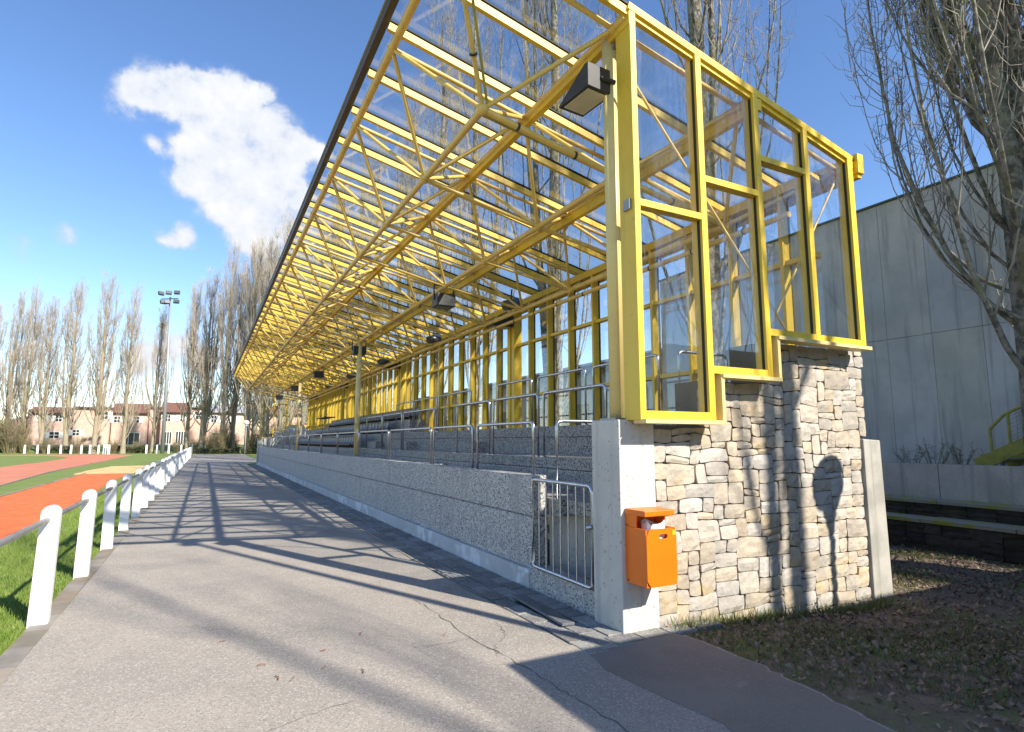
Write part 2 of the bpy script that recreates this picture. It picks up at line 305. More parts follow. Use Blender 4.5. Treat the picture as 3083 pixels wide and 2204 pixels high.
_unit = {}
def unit_cyl(mat, sides=12):
    k = ('c', mat, sides)
    if k not in _unit:
        b = MB().tube([(0, 0, 0), (0, 0, 1)], 1.0, sides); _unit[k] = b.mesh('tube_' + mat, mat, smooth=True)
    return _unit[k]
def unit_box(mat):
    k = ('b', mat)
    if k not in _unit: _unit[k] = MB().box(-.5, .5, -.5, .5, -.5, .5).mesh('bar_' + mat, mat)
    return _unit[k]
def unit_ball(mat):
    k = ('s', mat)
    if k not in _unit:
        vs = []; fs = []; nu_, nv = 12, 7
        for j in range(1, nv):
            for i in range(nu_):
                t = math.pi * j / nv; p = 2 * math.pi * i / nu_; vs.append((math.sin(t)*math.cos(p), math.sin(t)*math.sin(p), math.cos(t)))
        for j in range(nv - 2):
            for i in range(nu_): fs.append((j*nu_+i, (j+1)*nu_+i, (j+1)*nu_+(i+1) % nu_, j*nu_+(i+1) % nu_))
        t0 = len(vs); vs += [(0, 0, 1), (0, 0, -1)]
        for i in range(nu_):
            fs.append((t0, i, (i+1) % nu_)); fs.append((t0+1, (nv-2)*nu_+(i+1) % nu_, (nv-2)*nu_+i))
        me = bpy.data.meshes.new('ball_' + mat); me.from_pydata(vs, [], fs); me.polygons.foreach_set('use_smooth', [True]*len(fs)); me.materials.append(M[mat]); _unit[k] = me
    return _unit[k]
def rod(name, p, q, r, mat, parent, sides=12):
    p = Vector(p); q = Vector(q); d = q - p
    return link(name, unit_cyl(mat, sides), parent, p, d.to_track_quat('Z', 'Y'), (r, r, d.length))
def bar(name, x0, x1, y0, y1, z0, z1, mat, parent):
    return link(name, unit_box(mat), parent, ((x0+x1)/2, (y0+y1)/2, (z0+z1)/2), None, (x1-x0, y1-y0, z1-z0))
def ball(name, c, r, mat, parent): return link(name, unit_ball(mat), parent, c, None, (r, r, r))
def beam(name, p, q, w, h, mat, parent):
    """rectangular bar from p to q, w across (horizontal), h deep"""
    p = Vector(p); q = Vector(q); d = q - p; L = d.length; x = d / L
    y = Vector((0, 0, 1)).cross(x); y.normalize(); z = x.cross(y)
    rot = Matrix((x, y, z)).transposed().to_quaternion()
    return link(name, unit_box(mat), parent, (p + q) / 2, rot, (L, w, h))
ORD = 'first second third fourth fifth sixth seventh eighth ninth tenth eleventh twelfth thirteenth fourteenth fifteenth sixteenth seventeenth eighteenth nineteenth twentieth'.split()
ORD += ['twenty-' + o for o in ORD[:9]] + ['thirtieth'] + ['thirty-' + o for o in ORD[:9]]

# ------------------------------------------------------------------ ground, roads, track
def hash2(ix, iy): 
    h = np.sin(ix * 127.1 + iy * 311.7) * 43758.5453; return h - np.floor(h)
def vnoise(x, y):
    ix = np.floor(x); iy = np.floor(y); fx = x - ix; fy = y - iy; fx = fx*fx*(3-2*fx); fy = fy*fy*(3-2*fy)
    a = hash2(ix, iy); b = hash2(ix+1, iy); c = hash2(ix, iy+1); d = hash2(ix+1, iy+1)
    return (a*(1-fx)+b*fx)*(1-fy) + (c*(1-fx)+d*fx)*fy
def gz(x, y):
    """height of the open ground"""
    x = np.asarray(x, float); y = np.asarray(y, float)
    t = np.clip((x - 3.6) / 3.4, 0, 1); t = t*t*(3-2*t)
    z = -0.02 - 0.165 * t * (np.clip((45 - y) / 10, 0, 1))
    z = z + np.where(x > 4.2, (vnoise(x*1.1, y*1.1) - .5) * 0.07 * np.clip((x-4.2), 0, 1) * np.clip((30 - y)/6, 0, 1), 0)
    far = np.clip((y - 96) / 16, 0, 1); z = z + far*far*(3-2*far) * 1.05 * np.clip((40 - np.abs(x+8)) / 10, 0, 1)
    return z
def ground_grid(xs, ys):
    X, Y = np.meshgrid(xs, ys, indexing='ij'); Z = gz(X, Y); nx, ny = len(xs), len(ys)
    V = np.stack([X, Y, Z], -1).reshape(-1, 3); i = np.arange(nx-1)[:, None]; j = np.arange(ny-1)[None]
    a = i*ny + j; F = np.stack([a, a+ny, a+ny+1, a+1], -1).reshape(-1, 4); return V, F
xs = np.unique(np.concatenate([np.linspace(-400, -40, 10), np.linspace(-40, 3.6, 20), np.linspace(3.6, 15, 46), np.linspace(15, 60, 10), np.linspace(60, 400, 8)]))
ys = np.unique(np.concatenate([np.linspace(-300, -12, 8), np.linspace(-12, 10, 70), np.linspace(10, 50, 30), np.linspace(50, 90, 8), np.linspace(90, 125, 18), np.linspace(125, 600, 8)]))
tag(link('ground', fast_mesh('ground', *ground_grid(xs, ys), 'grass_ground', True)), kind='structure')
# bare leaf-strewn earth to the right of the path
xs = np.linspace(3.55, 11.05, 60); ys = np.linspace(-9, 44, 150)
Vg, Fg = ground_grid(xs, ys); Vg[:, 2] += 0.006
tag(link('earth', fast_mesh('earth', Vg, Fg, 'soil', True)), kind='structure')

def sheet(name, pts, z, mat, thick=0.05):
    return MB().prism(pts, 'z', z - thick, z).obj(name, mat)
def wob(pts, amp, n=6, seed=0):
    r_ = random.Random(seed); out = []
    for (a, b) in zip(pts, pts[1:]):
        for i in range(n):
            t = i / n; out.append((a[0]+(b[0]-a[0])*t + r_.uniform(-amp, amp), a[1]+(b[1]-a[1])*t + r_.uniform(-amp, amp)))
    out.append(pts[-1]); return out
right_edge = wob([(3.62, -9), (3.60, 2.15), (3.70, 2.75), (3.77, 3.25), (3.75, 3.76), (3.70, 4.22)], 0.03, 7, 3)
asph = [(-1.13, -9)] + right_edge + [(2.74, 4.22), (2.74, 47), (3.6, 50), (4.2, 56), (4.4, 82), (-1.2, 84), (-1.13, 74)]
tag(sheet('path', asph, 0.0, 'asphalt'), kind='structure')
patch = [(2.62, -9), (2.62, 1.0), (2.72, 2.4), (2.80, 2.69), (2.73, 3.14), (2.68, 3.66), (2.77, 4.02), (3.10, 4.0), (3.71, 4.05)] + [(x - 0.03, y) for x, y in right_edge[::-1][4:]]
tag(sheet('path_patch', patch, 0.004, 'asphalt_new', 0.003), kind='structure')
def crack(name, pts, w, seed):
    p = wob(pts, 0.018, 7, seed); r_ = random.Random(seed); L = []; Rr = []
    for i, (x, y) in enumerate(p):
        a = p[max(i-1, 0)]; b = p[min(i+1, len(p)-1)]; dx, dy = b[0]-a[0], b[1]-a[1]; n = math.hypot(dx, dy) or 1
        ww = w * r_.uniform(0.3, 1.0); L.append((x - dy/n*ww, y + dx/n*ww)); Rr.append((x + dy/n*ww, y - dx/n*ww))
    b = MB(); n = len(p)
    b.add([(x, y, 0.0035) for x, y in L] + [(x, y, 0.0035) for x, y in Rr], [(i, i+1, n+i+1, n+i) for i in range(n-1)])
    return tag(b.obj(name, 'crack_tar'), kind='structure')
crack('path_crack', [(2.04, 6.1), (2.07, 5.84), (2.09, 4.78), (2.17, 4.07), (2.21, 3.52), (2.24, 3.18), (2.25, 2.5)], 0.005, 1)
crack('path_crack', [(2.07, 4.73), (1.83, 4.72), (1.58, 4.75)], 0.0035, 2)
crack('path_crack', [(2.47, 5.06), (2.42, 4.8), (2.35, 4.64), (2.2, 4.5), (2.1, 4.3)], 0.0035, 4)
crack('path_crack', [(-0.55, 3.2), (0.0, 3.55), (0.5, 3.85), (0.95, 4.0)], 0.0025, 5)
crack('path_crack', [(2.78, 4.3), (2.71, 6.0), (2.69, 8.0), (2.66, 12.0)], 0.008, 6)

# athletics track, infield, long-jump runway and sand pit
tr_out = [(-1.6, 120), (-7.3, 84)]
track = [(-6.55, 26), (-6.71, 28.6), (-7.3, 38), (-7.2, 49.3), (-7.2, 62), (-7.3, 74), (-7.5, 83), (-10, 89.2), (-16, 90.2), (-40, 91), (-40, 20), (-6.2, 20)]
tag(sheet('running_track', track, -0.004, 'track_red', 0.02), kind='structure')
inf = [(-11.4, 18), (-11.5, 52), (-11.3, 58)] + [(-11.6 - 9*(1-math.cos(t)), 66 + 20*math.sin(t)) for t in np.linspace(0, math.pi/2, 9)] + [(-39.5, 87.0), (-39.5, 18)]
tag(sheet('infield_lawn', inf, 0.002, 'grass_ground', 0.005), kind='structure')
run = [(-2.7, 2), (-2.75, 12), (-3.0, 20), (-3.3, 30), (-3.4, 36.5), (-5.3, 36.5), (-5.28, 20), (-5.2, 2)]
tag(sheet('long_jump_runway', run, 0.0, 'runway_orange', 0.03), kind='structure')
pit = wob([(-5.75, 36.6), (-3.2, 36.6), (-3.3, 47.2), (-5.3, 46.8), (-5.75, 40.8), (-5.75, 36.6)], 0.06, 4, 9)
tag(sheet('sand_pit', pit[:-1], 0.004, 'sand', 0.03), kind='structure')
ke = empty('runway_kerb'); tag(ke, kind='structure')
for k in range(20): bar('kerb_stone', -5.37, -5.295, 8 + k*1.45, 8 + k*1.45 + 1.435, -0.04, 0.03, 'edging', ke)
tk = empty('track_kerb'); tag(tk, kind='structure')
for k in range(24):
    y = 22 + k*2.4; x = -6.45 - 0.9*min(1, max(0, (y-24)/16)); x2 = -6.45 - 0.9*min(1, max(0, (y+2.39-24)/16))
    beam('kerb_stone', (x+0.06, y, 0.0), (x2+0.06, y+2.39, 0.0), 0.06, 0.07, 'edging', tk)

# path edging slabs below the white fence
ed = empty('path_edging'); tag(ed, kind='structure')
y = 1.2
while y < 73:
    L_ = 0.5 if y < 20 else 1.0
    o = link('slab', unit_box('edging'), ed, (-1.215 + rnd.uniform(-.006, .006), y + L_/2, -0.045 + rnd.uniform(-.004, .004)), (rnd.uniform(-.01, .01), rnd.uniform(-.015, .015), rnd.uniform(-.01, .01)), (0.17, L_ - 0.014, 0.10)); y += L_
# paver strip along the stand
ps = empty('paver_strip'); tag(ps, kind='structure')
MB().box(2.745, 3.345, 4.02, 45.4, -0.10, -0.012).obj('bedding', 'joint_sand', ps)
pav_me = []
for k in range(5):
    b = MB().box(-.5*0.184, .5*0.184, -.5*0.283, .5*0.283, -0.06, 0.0); pav_me.append(b.mesh('paver', 'paver', bevel=0.007))
nrest = MB()
for r_i in range(3):
    for k in range(140):
        x = 2.85 + r_i*0.197; y = 4.10 + k*0.298 + (0.15 if r_i % 2 else 0)
        if y > 45.2: continue
        if 2.92 < x < 3.1 and 4.62 < y < 5.66 and r_i == 1: continue
        if k < 99: link('paver', rnd.choice(pav_me), ps, (x, y, 0.004 + rnd.uniform(-.006, .005)), (rnd.uniform(-.012, .012), rnd.uniform(-.015, .015), rnd.uniform(-.012, .012)))
        else: nrest.box(x-.094, x+.094, y-.144, y+.144, -.05, .004 + rnd.uniform(-.005, .005))
tag(nrest.obj('paver_rest', 'paver', ps), kind='stuff')
for k in range(4):      # short row of flags at the pillar's foot
    link('paver', pav_me[k % 5], ps, (3.34 + k*0.30 - 0.12, 4.125, 0.009), (0, 0, R(90) + rnd.uniform(-.03, .03)))
dp = tag(MB().box(-0.065, 0.065, -0.52, 0.52, -0.012, 0.012).obj('drain_plate', 'drain_plate', bevel=0.003), 'dark metal drain cover plate lying in the paver strip by the gate', 'drain cover')
dp.location = (3.0, 5.14, 0.03); dp.rotation_euler = (R(1.0), R(1.5), R(-1.5))

# ------------------------------------------------------------------ grandstand
NB = 22; DY = 1.85; Y0 = 4.3
TX = [1.65, 3.40, 5.15, 6.90]; TZ = [6.15, 5.76, 5.41, 5.04]
BX = [2.38, 4.12, 5.88]; BZ = [5.11, 4.75, 4.45]
TY = lambda n: Y0 + DY*n
BY = lambda n: Y0 + DY/2 + DY*n
rz_ = lambda x: 5.885 - 0.229*(x - 3.42)
YE = TY(NB)                      # far end
stand = thing('grandstand', 'long grandstand with yellow steel space-frame glass roof above concrete terraces', 'grandstand')
roof = empty('roof', stand)
Ya, Yb = 4.05, YE + 0.25
# chords along the stand
for i in range(4):
    rod('top_chord', (TX[i], Ya+.05, TZ[i]), (TX[i], Yb-.05, TZ[i]), 0.048 if i == 0 else 0.042, 'tube_paint', roof, 16)
    if i: beam('ridge_beam', (TX[i]+.03, Ya, rz_(TX[i])-0.17), (TX[i]+.03, Yb, rz_(TX[i])-0.17), 0.075, 0.13, 'yellow_paint', roof)
for i in range(3): rod('bottom_chord', (BX[i], BY(0), BZ[i]), (BX[i], BY(NB-1), BZ[i]), 0.040, 'tube_paint', roof, 16)
for n in range(NB+1):
    for i in range(4):
        ball('node', (TX[i], TY(n), TZ[i]), 0.062, 'tube_paint', roof)
        beam('hanger', (TX[i], TY(n), TZ[i]), (TX[i], TY(n), rz_(TX[i])-0.09), 0.05, 0.03, 'galvanised', roof) if i != 9 else None
    for i in range(3): rod('cross_chord', (TX[i], TY(n), TZ[i]), (TX[i+1], TY(n), TZ[i+1]), 0.029, 'tube_paint', roof)
for n in range(NB):
    for i in range(3):
        ball('node', (BX[i], BY(n), BZ[i]), 0.066, 'tube_paint', roof)
        for ti in (i, i+1):
            for m in (n, n+1): rod('diagonal', (BX[i], BY(n), BZ[i]), (TX[ti], TY(m), TZ[ti]), 0.026, 'tube_paint', roof, 10)
    for i in range(2): rod('tie_chord', (BX[i], BY(n), BZ[i]), (BX[i+1], BY(n), BZ[i+1]), 0.036 if n == 0 else 0.031, 'tube_paint', roof)
# glazing bars and panes
gx0, gx1 = 1.54, 6.86
gys = [Ya + 0.02] + [TY(n)-0.23 + k*0.925 for n in range(1, NB+1) for k in (0, 1)]
gys = sorted(set([round(Ya+0.05, 4), round(TY(0)+0.69, 4)] + [round(v, 4) for v in gys[1:]])); gys = [g for g in gys if g < Yb-.1] + [Yb-.05]
for gy in gys:
    beam('glazing_bar', (gx0, gy, rz_(gx0)-0.085), (gx1, gy, rz_(gx1)-0.085), 0.054, 0.088, 'yellow_paint', roof)
    beam('gasket', (gx0, gy, rz_(gx0)-0.021), (gx1, gy, rz_(gx1)-0.021), 0.080, 0.018, 'gasket', roof)
for a, b in zip(gys, gys[1:]):
    for i in range(3):
        xa = gx0 if i == 0 else TX[i]; xb = TX[i+1] if i < 2 else gx1
        za, zb = rz_(xa)-0.004, rz_(xb)-0.004
        o = beam('glass_pane', (xa+.008, (a+b)/2, za), (xb-.008, (a+b)/2, zb), (b-a)-0.012, 0.008, 'roof_glass', roof)
# front fascia, back gutter
MB().prism([(1.455, rz_(1.5)-0.082), (1.535, rz_(1.5)-0.082), (1.535, rz_(1.5)+0.0), (1.455, rz_(1.5)+0.02)], 'y', Ya-.02, Yb+.02).obj('fascia', 'fascia_shade_side', roof)
bar('fascia_cap', 1.435, 1.545, Ya-.03, Yb+.03, rz_(1.5)+0.022, rz_(1.5)+0.036, 'trim_aluminium', roof)
MB().box(6.865, 6.985, Ya-.03, Yb+.03, 4.90, 5.15).obj('gutter', 'yellow_paint', roof, bevel=0.008)
# cable tray and cable clips below the first and fourth cross ties
for n in (0, 4, 9, 14):
    y = BY(n) + 0.10
    tr_ = MB(); p0 = Vector((BX[0], y, BZ[0]+.03)); p1 = Vector((BX[2], y, BZ[2]+.05))
    beam('cable_tray', p0, p1, 0.09, 0.018, 'stair_yellow', roof)
    for t in (0.12, 0.33, 0.52, 0.74):
        c = p0.lerp(p1, t); q = Vector((c.x, BY(n), (BZ[0] + (BZ[1]-BZ[0])*(c.x-BX[0])/(BX[1]-BX[0])) if c.x < BX[1] else BZ[1]+(BZ[2]-BZ[1])*(c.x-BX[1])/(BX[2]-BX[1])))
        rod('cable_clip', (q.x-.012, q.y, q.z), (q.x+.012, q.y, q.z-.003), 0.047, 'lamp_black', roof)
for n in (0,):
    d = (Vector((TX[0], TY(0), TZ[0])) - Vector((BX[0], BY(0), BZ[0])))
    c = Vector((BX[0], BY(0), BZ[0])) + d*0.33; rod('cable_clip', c, c + d.normalized()*0.02, 0.042, 'lamp_black', roof)
    rod('cable', Vector((BX[0]+.05, BY(0)-.02, BZ[0]+.02)), Vector((TX[0]+.09, TY(0)-.03, TZ[0])), 0.014, 'stair_yellow', roof)
rod('hanging_pipe', (BX[2]+0.10, Ya+.3, BZ[2]-0.13), (BX[2]+0.10, Yb-.3, BZ[2]-0.13), 0.036, 'tube_paint', roof)
for k in range(30): rod('cable_clip', (BX[2]+.10, 5.0+k*0.9, BZ[2]-.13), (BX[2]+.10, 5.025+k*0.9, BZ[2]-.13), 0.042, 'lamp_black', roof)

# back wall of glass
bw = empty('back_wall', stand); XB0, XB1 = 6.50, 6.66
MS = DY*5/11; mys = []; y = 12.45
while y > 4.4: y -= MS
while y < YE: 
    if y > 4.4: mys.append(y)
    y += MS
mains = [12.45 + 9.25*k for k in range(-1, 4)]
ztop = 4.86
for y in mys:
    main = any(abs(y - m) < 0.05 for m in mains)
    if main:
        bar('post', XB0-.03, XB1+.02, y-.18, y-.05, 1.9, ztop+.1, 'yellow_paint', bw)
        bar('post', XB0-.03, XB1+.02, y+.05, y+.18, 1.9, ztop+.1, 'yellow_paint', bw)
        bar('post_infill', XB0+.02, XB1-.03, y-.05, y+.05, 1.9, ztop+.1, 'cream_paint', bw)
    else:
        bar('mullion', XB0, XB1, y-.027, y+.027, 1.93, ztop, 'yellow_paint', bw)
        bar('gasket', XB1-.03, XB1+.005, y-.033, y+.033, 1.96, ztop-.02, 'gasket', bw)
edges = [4.40] + mys + [YE]
for z in (3.94, 2.70):
    for a, b in zip(edges, edges[1:]):
        bar('transom', XB0+.045, XB1-.01, a+.027, b-.027, z-.03, z+.03, 'yellow_paint', bw)
bar('head_rail', XB0-.01, XB1+.01, 4.40, YE, ztop, ztop+.13, 'yellow_paint', bw)
bar('sill_rail', XB0-.01, XB1+.01, 4.40, YE, 1.88, 1.95, 'yellow_paint', bw)
bar('wall_beam', XB0+.02, XB1+.15, 4.40, YE, ztop+.13, 4.995, 'yellow_paint', bw)
zl = [1.95, 2.67, 2.73, 3.91, 3.97, ztop]
for a, b in zip(edges, edges[1:]):
    for z0, z1 in ((1.95, 2.67), (2.73, 3.91), (3.97, ztop)):
        bar('glass_pane', XB1-.028, XB1-.020, a+.028, b-.028, z0, z1, 'wall_glass', bw)

# glazed end screens stepping down with the terraces
mx = [3.40, 4.278, 5.118, 5.93, 6.735]
steps = [(3.40, 4.375, 1.835), (4.375, 5.21, 2.288), (5.21, 6.80, 2.73)]
trans = {0: 3.865, 1: 4.28, 2: 4.70}
def end_screen(y0, y1, front):
    es = empty('end_screen', stand); s = -1 if front else 1
    ym = (y0+y1)/2
    bar('jamb', 3.40, 3.465, y0-.0, y1+.12 if front else y1, 1.84, rz_(3.43)-.03, 'yellow_paint', es)
    sill = [1.835, 2.288, 2.73, 2.73]
    for k in range(1, 5):
        zb = [0, 1.835, 2.288, 2.73, 2.73][k]
        bar('mullion', mx[k]-.037, mx[k]+.037 + (0.02 if k == 4 else 0), y0-.003, y1+.04, zb+.004, rz_(mx[k])-.04, 'yellow_paint', es)
        bar('gasket', mx[k]-.041, mx[k]+.041, y0+.03, y0+.062, zb+.05, rz_(mx[k])-.06, 'gasket', es)
    beam('head_rail', (3.39, ym, rz_(3.39)-.045), (6.80, ym, rz_(6.80)-.045), abs(y1-y0)+.01, 0.075, 'yellow_paint', es)
    for k in range(4):
        xa = mx[k] + (.065 if k == 0 else .037); xb = mx[k+1]-.037; zb = sill[k]
        bar('sill_rail', xa, xb, y0, y1, zb+.012, zb+.085, 'yellow_paint', es)
        zs = [zb+.085]
        if k in trans:
            bar('transom', xa, xb, y0, y1, trans[k]-.032, trans[k]+.032, 'yellow_paint', es); zs += [trans[k]-.032, trans[k]+.032]
        zz = [(zs[0], zs[1]), (zs[2], None)] if k in trans else [(zs[0], None)]
        for (za, zc) in zz:
            b = MB(); ta = rz_(xa)-.085; tb = rz_(xb)-.085
            b.prism([(xa+.002, za+.002), (xb-.002, za+.002), (xb-.002, (zc-.002) if zc else tb), (xa+.002, (zc-.002) if zc else ta)], 'y', ym-.004, ym+.004)
            b.obj('glass_pane', 'wall_glass', es)
    # drip sills that step with the wall
    for (xa, xb, z) in steps: bar('drip_sill', xa+.02, xb+.03, y0-.045, y1+.02, z-.028, z+.010, 'cream_paint', es)
    for xa, za, zb in ((4.385, 1.845, 2.262), (5.22, 2.298, 2.704)): bar('side_trim', xa-.005, xa+.035, y0-.03, y1+.02, za, zb, 'cream_paint', es)
    rod('brace', (3.50, y1+.03, 5.20), (5.62, y1+.03, 2.80), 0.014, 'tube_paint', es, 8)
    rod('brace', (5.30, y1+.05, 2.80), (6.70, y1+.05, 4.86), 0.014, 'tube_paint', es, 8)
    return es
end_screen(4.05, 4.15, True)
end_screen(YE+.12, YE+.22, False)

# steel columns
for (x, y, r_, z0) in ((3.44, 4.43, 0.074, 1.845), (BX[1], BY(7), 0.078, 0.99), (BX[1], BY(14), 0.078, 0.99), (3.44, YE-.12, 0.074, 1.845)):
    b = MB(); zt = 5.70 if z0 > 1 else 4.70
    b.tube([(x, y, z0), (x, y, zt)], r_, 20); c = b.obj('column', 'cream_paint', stand, smooth=True)
    bar('base_plate', x-.12, x+.12, y-.12, y+.12, z0, z0+.018, 'galvanised', stand)
    for sx in (-.09, .09):
        for sy in (-.09, .09): rod('bolt', (x+sx, y+sy, z0+.018), (x+sx, y+sy, z0+.045), 0.012, 'galvanised', stand, 6)
    if z0 > 1: bar('cap_bracket', x-.02, x+.06, y-.10, y+.04, 5.60, 5.82, 'galvanised', stand)
bar('lock_bracket', 3.375, 3.40, 4.10, 4.19, 3.80, 3.90, 'galvanised', stand)

# terraces and front wall
ter = empty('terrace', stand)
yw = 6.0
MB().box(3.425, 3.60, yw+.004, YE, 0.1, 1.24).obj('wall_core', 'aggregate_dark', ter)
y = yw; k = 0
while y < YE - .01:
    y2 = min(y + 5.55, YE)
    MB().box(3.40, 3.61, y+.003, y2-.003, 0.20, 0.776).obj('front_panel', 'aggregate', ter, bevel=0.008)
    MB().box(3.40, 3.61, y+.003, y2-.003, 0.792, 1.25).obj('front_panel', 'aggregate', ter, bevel=0.010)
    y = y2
MB().box(3.345, 3.44, yw, YE, -0.08, 0.197).obj('kerb', 'kerb_concrete', ter, bevel=0.012)
MB().box(3.36, 3.58, 4.672, yw+.0, -0.1, 0.238).obj('threshold', 'aggregate', ter, bevel=0.01)
MB().box(3.62, 4.36, yw-.25, YE, 0.80, 0.985).obj('walkway', 'aggregate_dark', ter)
MB().box(3.72, 4.36, 4.67, yw-.25, 0.83, 0.985).obj('walkway', 'aggregate_dark', ter, bevel=0.008)
b = MB(); arc = [(3.60 + 0.55*math.sin(t), 5.95 - 0.8*(1-math.cos(t))) for t in np.linspace(0, math.pi/2, 9)]
b.prism(arc + [(4.15, 5.95)], 'z', -0.05, 0.828); b.obj('curved_wall', 'concrete', ter)
MB().box(4.15, 4.3, 4.67, yw, -.05, 0.828).obj('stair_back', 'aggregate_dark', ter)
MB().box(3.60, 4.15, 4.68, 5.95, -.05, 0.10).obj('stair_floor', 'aggregate_dark', ter)
y = 4.67; segs = []
while y < YE - .01:
    y2 = min(y + 4.625, YE); segs.append((y, y2)); y = y2
for (a, c) in segs:
    MB().box(4.335, 4.9, a+.003, c-.003, 0.90, 1.262).obj('riser', 'aggregate_dark', ter, bevel=0.006)
    MB().box(4.352, 5.22, a+.003, c-.003, 1.268, 1.42).obj('riser', 'aggregate_dark', ter, bevel=0.008)
    MB().box(5.185, 5.8, a+.003, c-.003, 1.40, 1.712).obj('riser', 'aggregate_dark', ter, bevel=0.006)
    MB().box(5.20, 6.80, a+.003, c-.003, 1.718, 1.90).obj('riser', 'aggregate_dark', ter, bevel=0.008)
for (x0, x1, z0, ys_) in ((4.05, 4.36, 0.985, (11.1, 15.6, 18.9)), (4.9, 5.2, 1.42, (11.1, 15.6, 18.9))):
    for yy in ys_: MB().box(x0, x1, yy, yy+1.15, z0, z0+0.215).obj('step', 'aggregate_dark', ter, bevel=0.006)
MB().box(5.92, 6.46, 18.7, 41.0, 1.90, 2.36).obj('seat_plinth', 'aggregate_dark', ter)

# stone-clad end wall: irregular coursed blocks, each its own piece
ew = empty('end_wall', stand)
MB().prism([(3.715, -.4), (6.96, -.4), (6.96, 2.70), (5.215, 2.70), (5.215, 2.255), (4.38, 2.255), (4.38, 1.80), (3.715, 1.80)], 'y', 4.285, 4.66).obj('backing', 'mortar', ew)
pil = MB().box(3.30, 3.712, 4.24, 4.665, -0.12, 1.845).obj('pillar', 'concrete', ew, bevel=0.012)
pm('concrete_weathered', (0.42, 0.40, 0.36), 0.9, c2=(0.30, 0.29, 0.26), nscale=2.4, bump=0.3, bscale=50, streak=(0.24, 0.235, 0.21))
but = MB().prism([(6.875, -.35), (7.245, -.35), (7.215, 1.66), (6.885, 1.675)], 'y', 4.225, 4.66).obj('buttress', 'concrete_weathered', ew, bevel=0.012)
def stone_wall(parent, x0, cw, ch, nx, nz, z0, inside, face_y, seed, mat, depth=0.10, amp=0.020, sizes=None, axis='y'):
    r_ = random.Random(seed); occ = [[not inside(i, j) for j in range(nz)] for i in range(nx)]; cnt = 0
    def warp(x, z):
        return (x + amp*(float(vnoise(x*4.3+seed, z*4.3)) - .5)*2, z + amp*(float(vnoise(x*3.1+50, z*5.3+seed)) - .5)*2.2)
    sizes = sizes or [(3,2)]*7 + [(4,2)]*8 + [(2,2)]*4 + [(4,3)]*4 + [(3,3)]*4 + [(2,3)]*2 + [(5,2)]*5 + [(3,1)]*3 + [(4,1)]*3 + [(5,3)]*3 + [(6,3)]*1
    for j in range(nz):
        for i in range(nx):
            if occ[i][j]: continue
            order = sizes[:]; r_.shuffle(order); order += [(2,1), (1,2), (1,1)]
            for (w, h) in order:
                if i+w > nx or j+h > nz: continue
                if any(occ[a][b_] for a in range(i, i+w) for b_ in range(j, j+h)): continue
                # avoid leaving slivers one cell wide
                if i+w < nx and not occ[i+w][j] and (i+w+1 >= nx or occ[i+w+1][j]) and w > 1: continue
                break
            for a in range(i, i+w):
                for b_ in range(j, j+h): occ[a][b_] = True
            g = 0.0035; nu_, nv = max(2, w), max(2, h+1)
            xa, xb, za, zb = x0+i*cw+g, x0+(i+w)*cw-g, z0+j*ch+g, z0+(j+h)*ch-g
            vs = []; fs = []; tilt = (r_.uniform(-.013, .013), r_.uniform(-.012, .012)); off = r_.uniform(0.022, 0.035)
            for u in range(nu_+1):
                for v in range(nv+1):
                    x, z = warp(xa+(xb-xa)*u/nu_, za+(zb-za)*v/nv)
                    edge = (u in (0, nu_)) or (v in (0, nv))
                    corner = (u in (0, nu_)) and (v in (0, nv))
                    if corner: x += (0.012 if u == 0 else -0.012)*r_.random(); z += (0.012 if v == 0 else -0.012)*r_.random()
                    d = off + tilt[0]*(u/nu_-.5) + tilt[1]*(v/nv-.5) + r_.uniform(-.0055, .0055)
                    if edge: d -= 0.007
                    vs.append((x, -d, z))
            nf = len(vs); idx = lambda u, v: u*(nv+1)+v
            for u in range(nu_):
                for v in range(nv):
                    fs.append((idx(u,v), idx(u+1,v), idx(u+1,v+1), idx(u,v+1)))
            ring = [idx(u,0) for u in range(nu_+1)] + [idx(nu_,v) for v in range(1,nv+1)] + [idx(u,nv) for u in range(nu_-1,-1,-1)] + [idx(0,v) for v in range(nv-1,0,-1)]
            for q in ring: vs.append((vs[q][0], depth*0.6, vs[q][2]))
            n = len(ring)
            for q in range(n): fs.append((ring[q], nf+q, nf+(q+1) % n, ring[(q+1) % n]))
            cx_ = sum(v_[0] for v_ in vs)/len(vs); cz_ = sum(v_[2] for v_ in vs)/len(vs)
            if axis == 'y': vs2 = [(v_[0]-cx_, v_[1], v_[2]-cz_) for v_ in vs]; loc = (cx_, face_y, cz_)
            else: vs2 = [(v_[1], -(v_[0]-cx_), v_[2]-cz_) for v_ in vs]; loc = (face_y, cx_, cz_)
            me = bpy.data.meshes.new('stone'); me.from_pydata(vs2, [], fs); me.materials.append(M[mat])
            link('stone', me, parent, loc); cnt += 1
    return cnt
CW, CH = 0.073, 0.068; NX = int(round((6.88-3.718)/CW)); NXU = int(round((6.985-3.718)/CW)); NZ = 46; SZ0 = -0.40
def inside(i, j):
    x = 3.718 + (i+.5)*CW; z = SZ0 + (j+.5)*CH
    top = 1.80 if x < 4.385 else (2.25 if x < 5.22 else 2.695)
    if z > top: return False
    if x > 6.88 and z < 1.68: return False
    return True
print('stones', stone_wall(ew, 3.718, CW, CH, NXU, NZ, SZ0, inside, 4.275, 5, 'stone'))
# far end wall seen from inside, light concrete steps
fe = empty('far_wall', stand)
for (x0, x1, z) in ((3.30, 4.38, 1.835), (4.38, 5.21, 2.27), (5.21, 6.8, 2.71)):
    MB().box(x0, x1-.004, YE-.02 if x0 > 3.4 else YE-.03, YE+.40, -.1, z).obj('wall_block', 'concrete', fe)

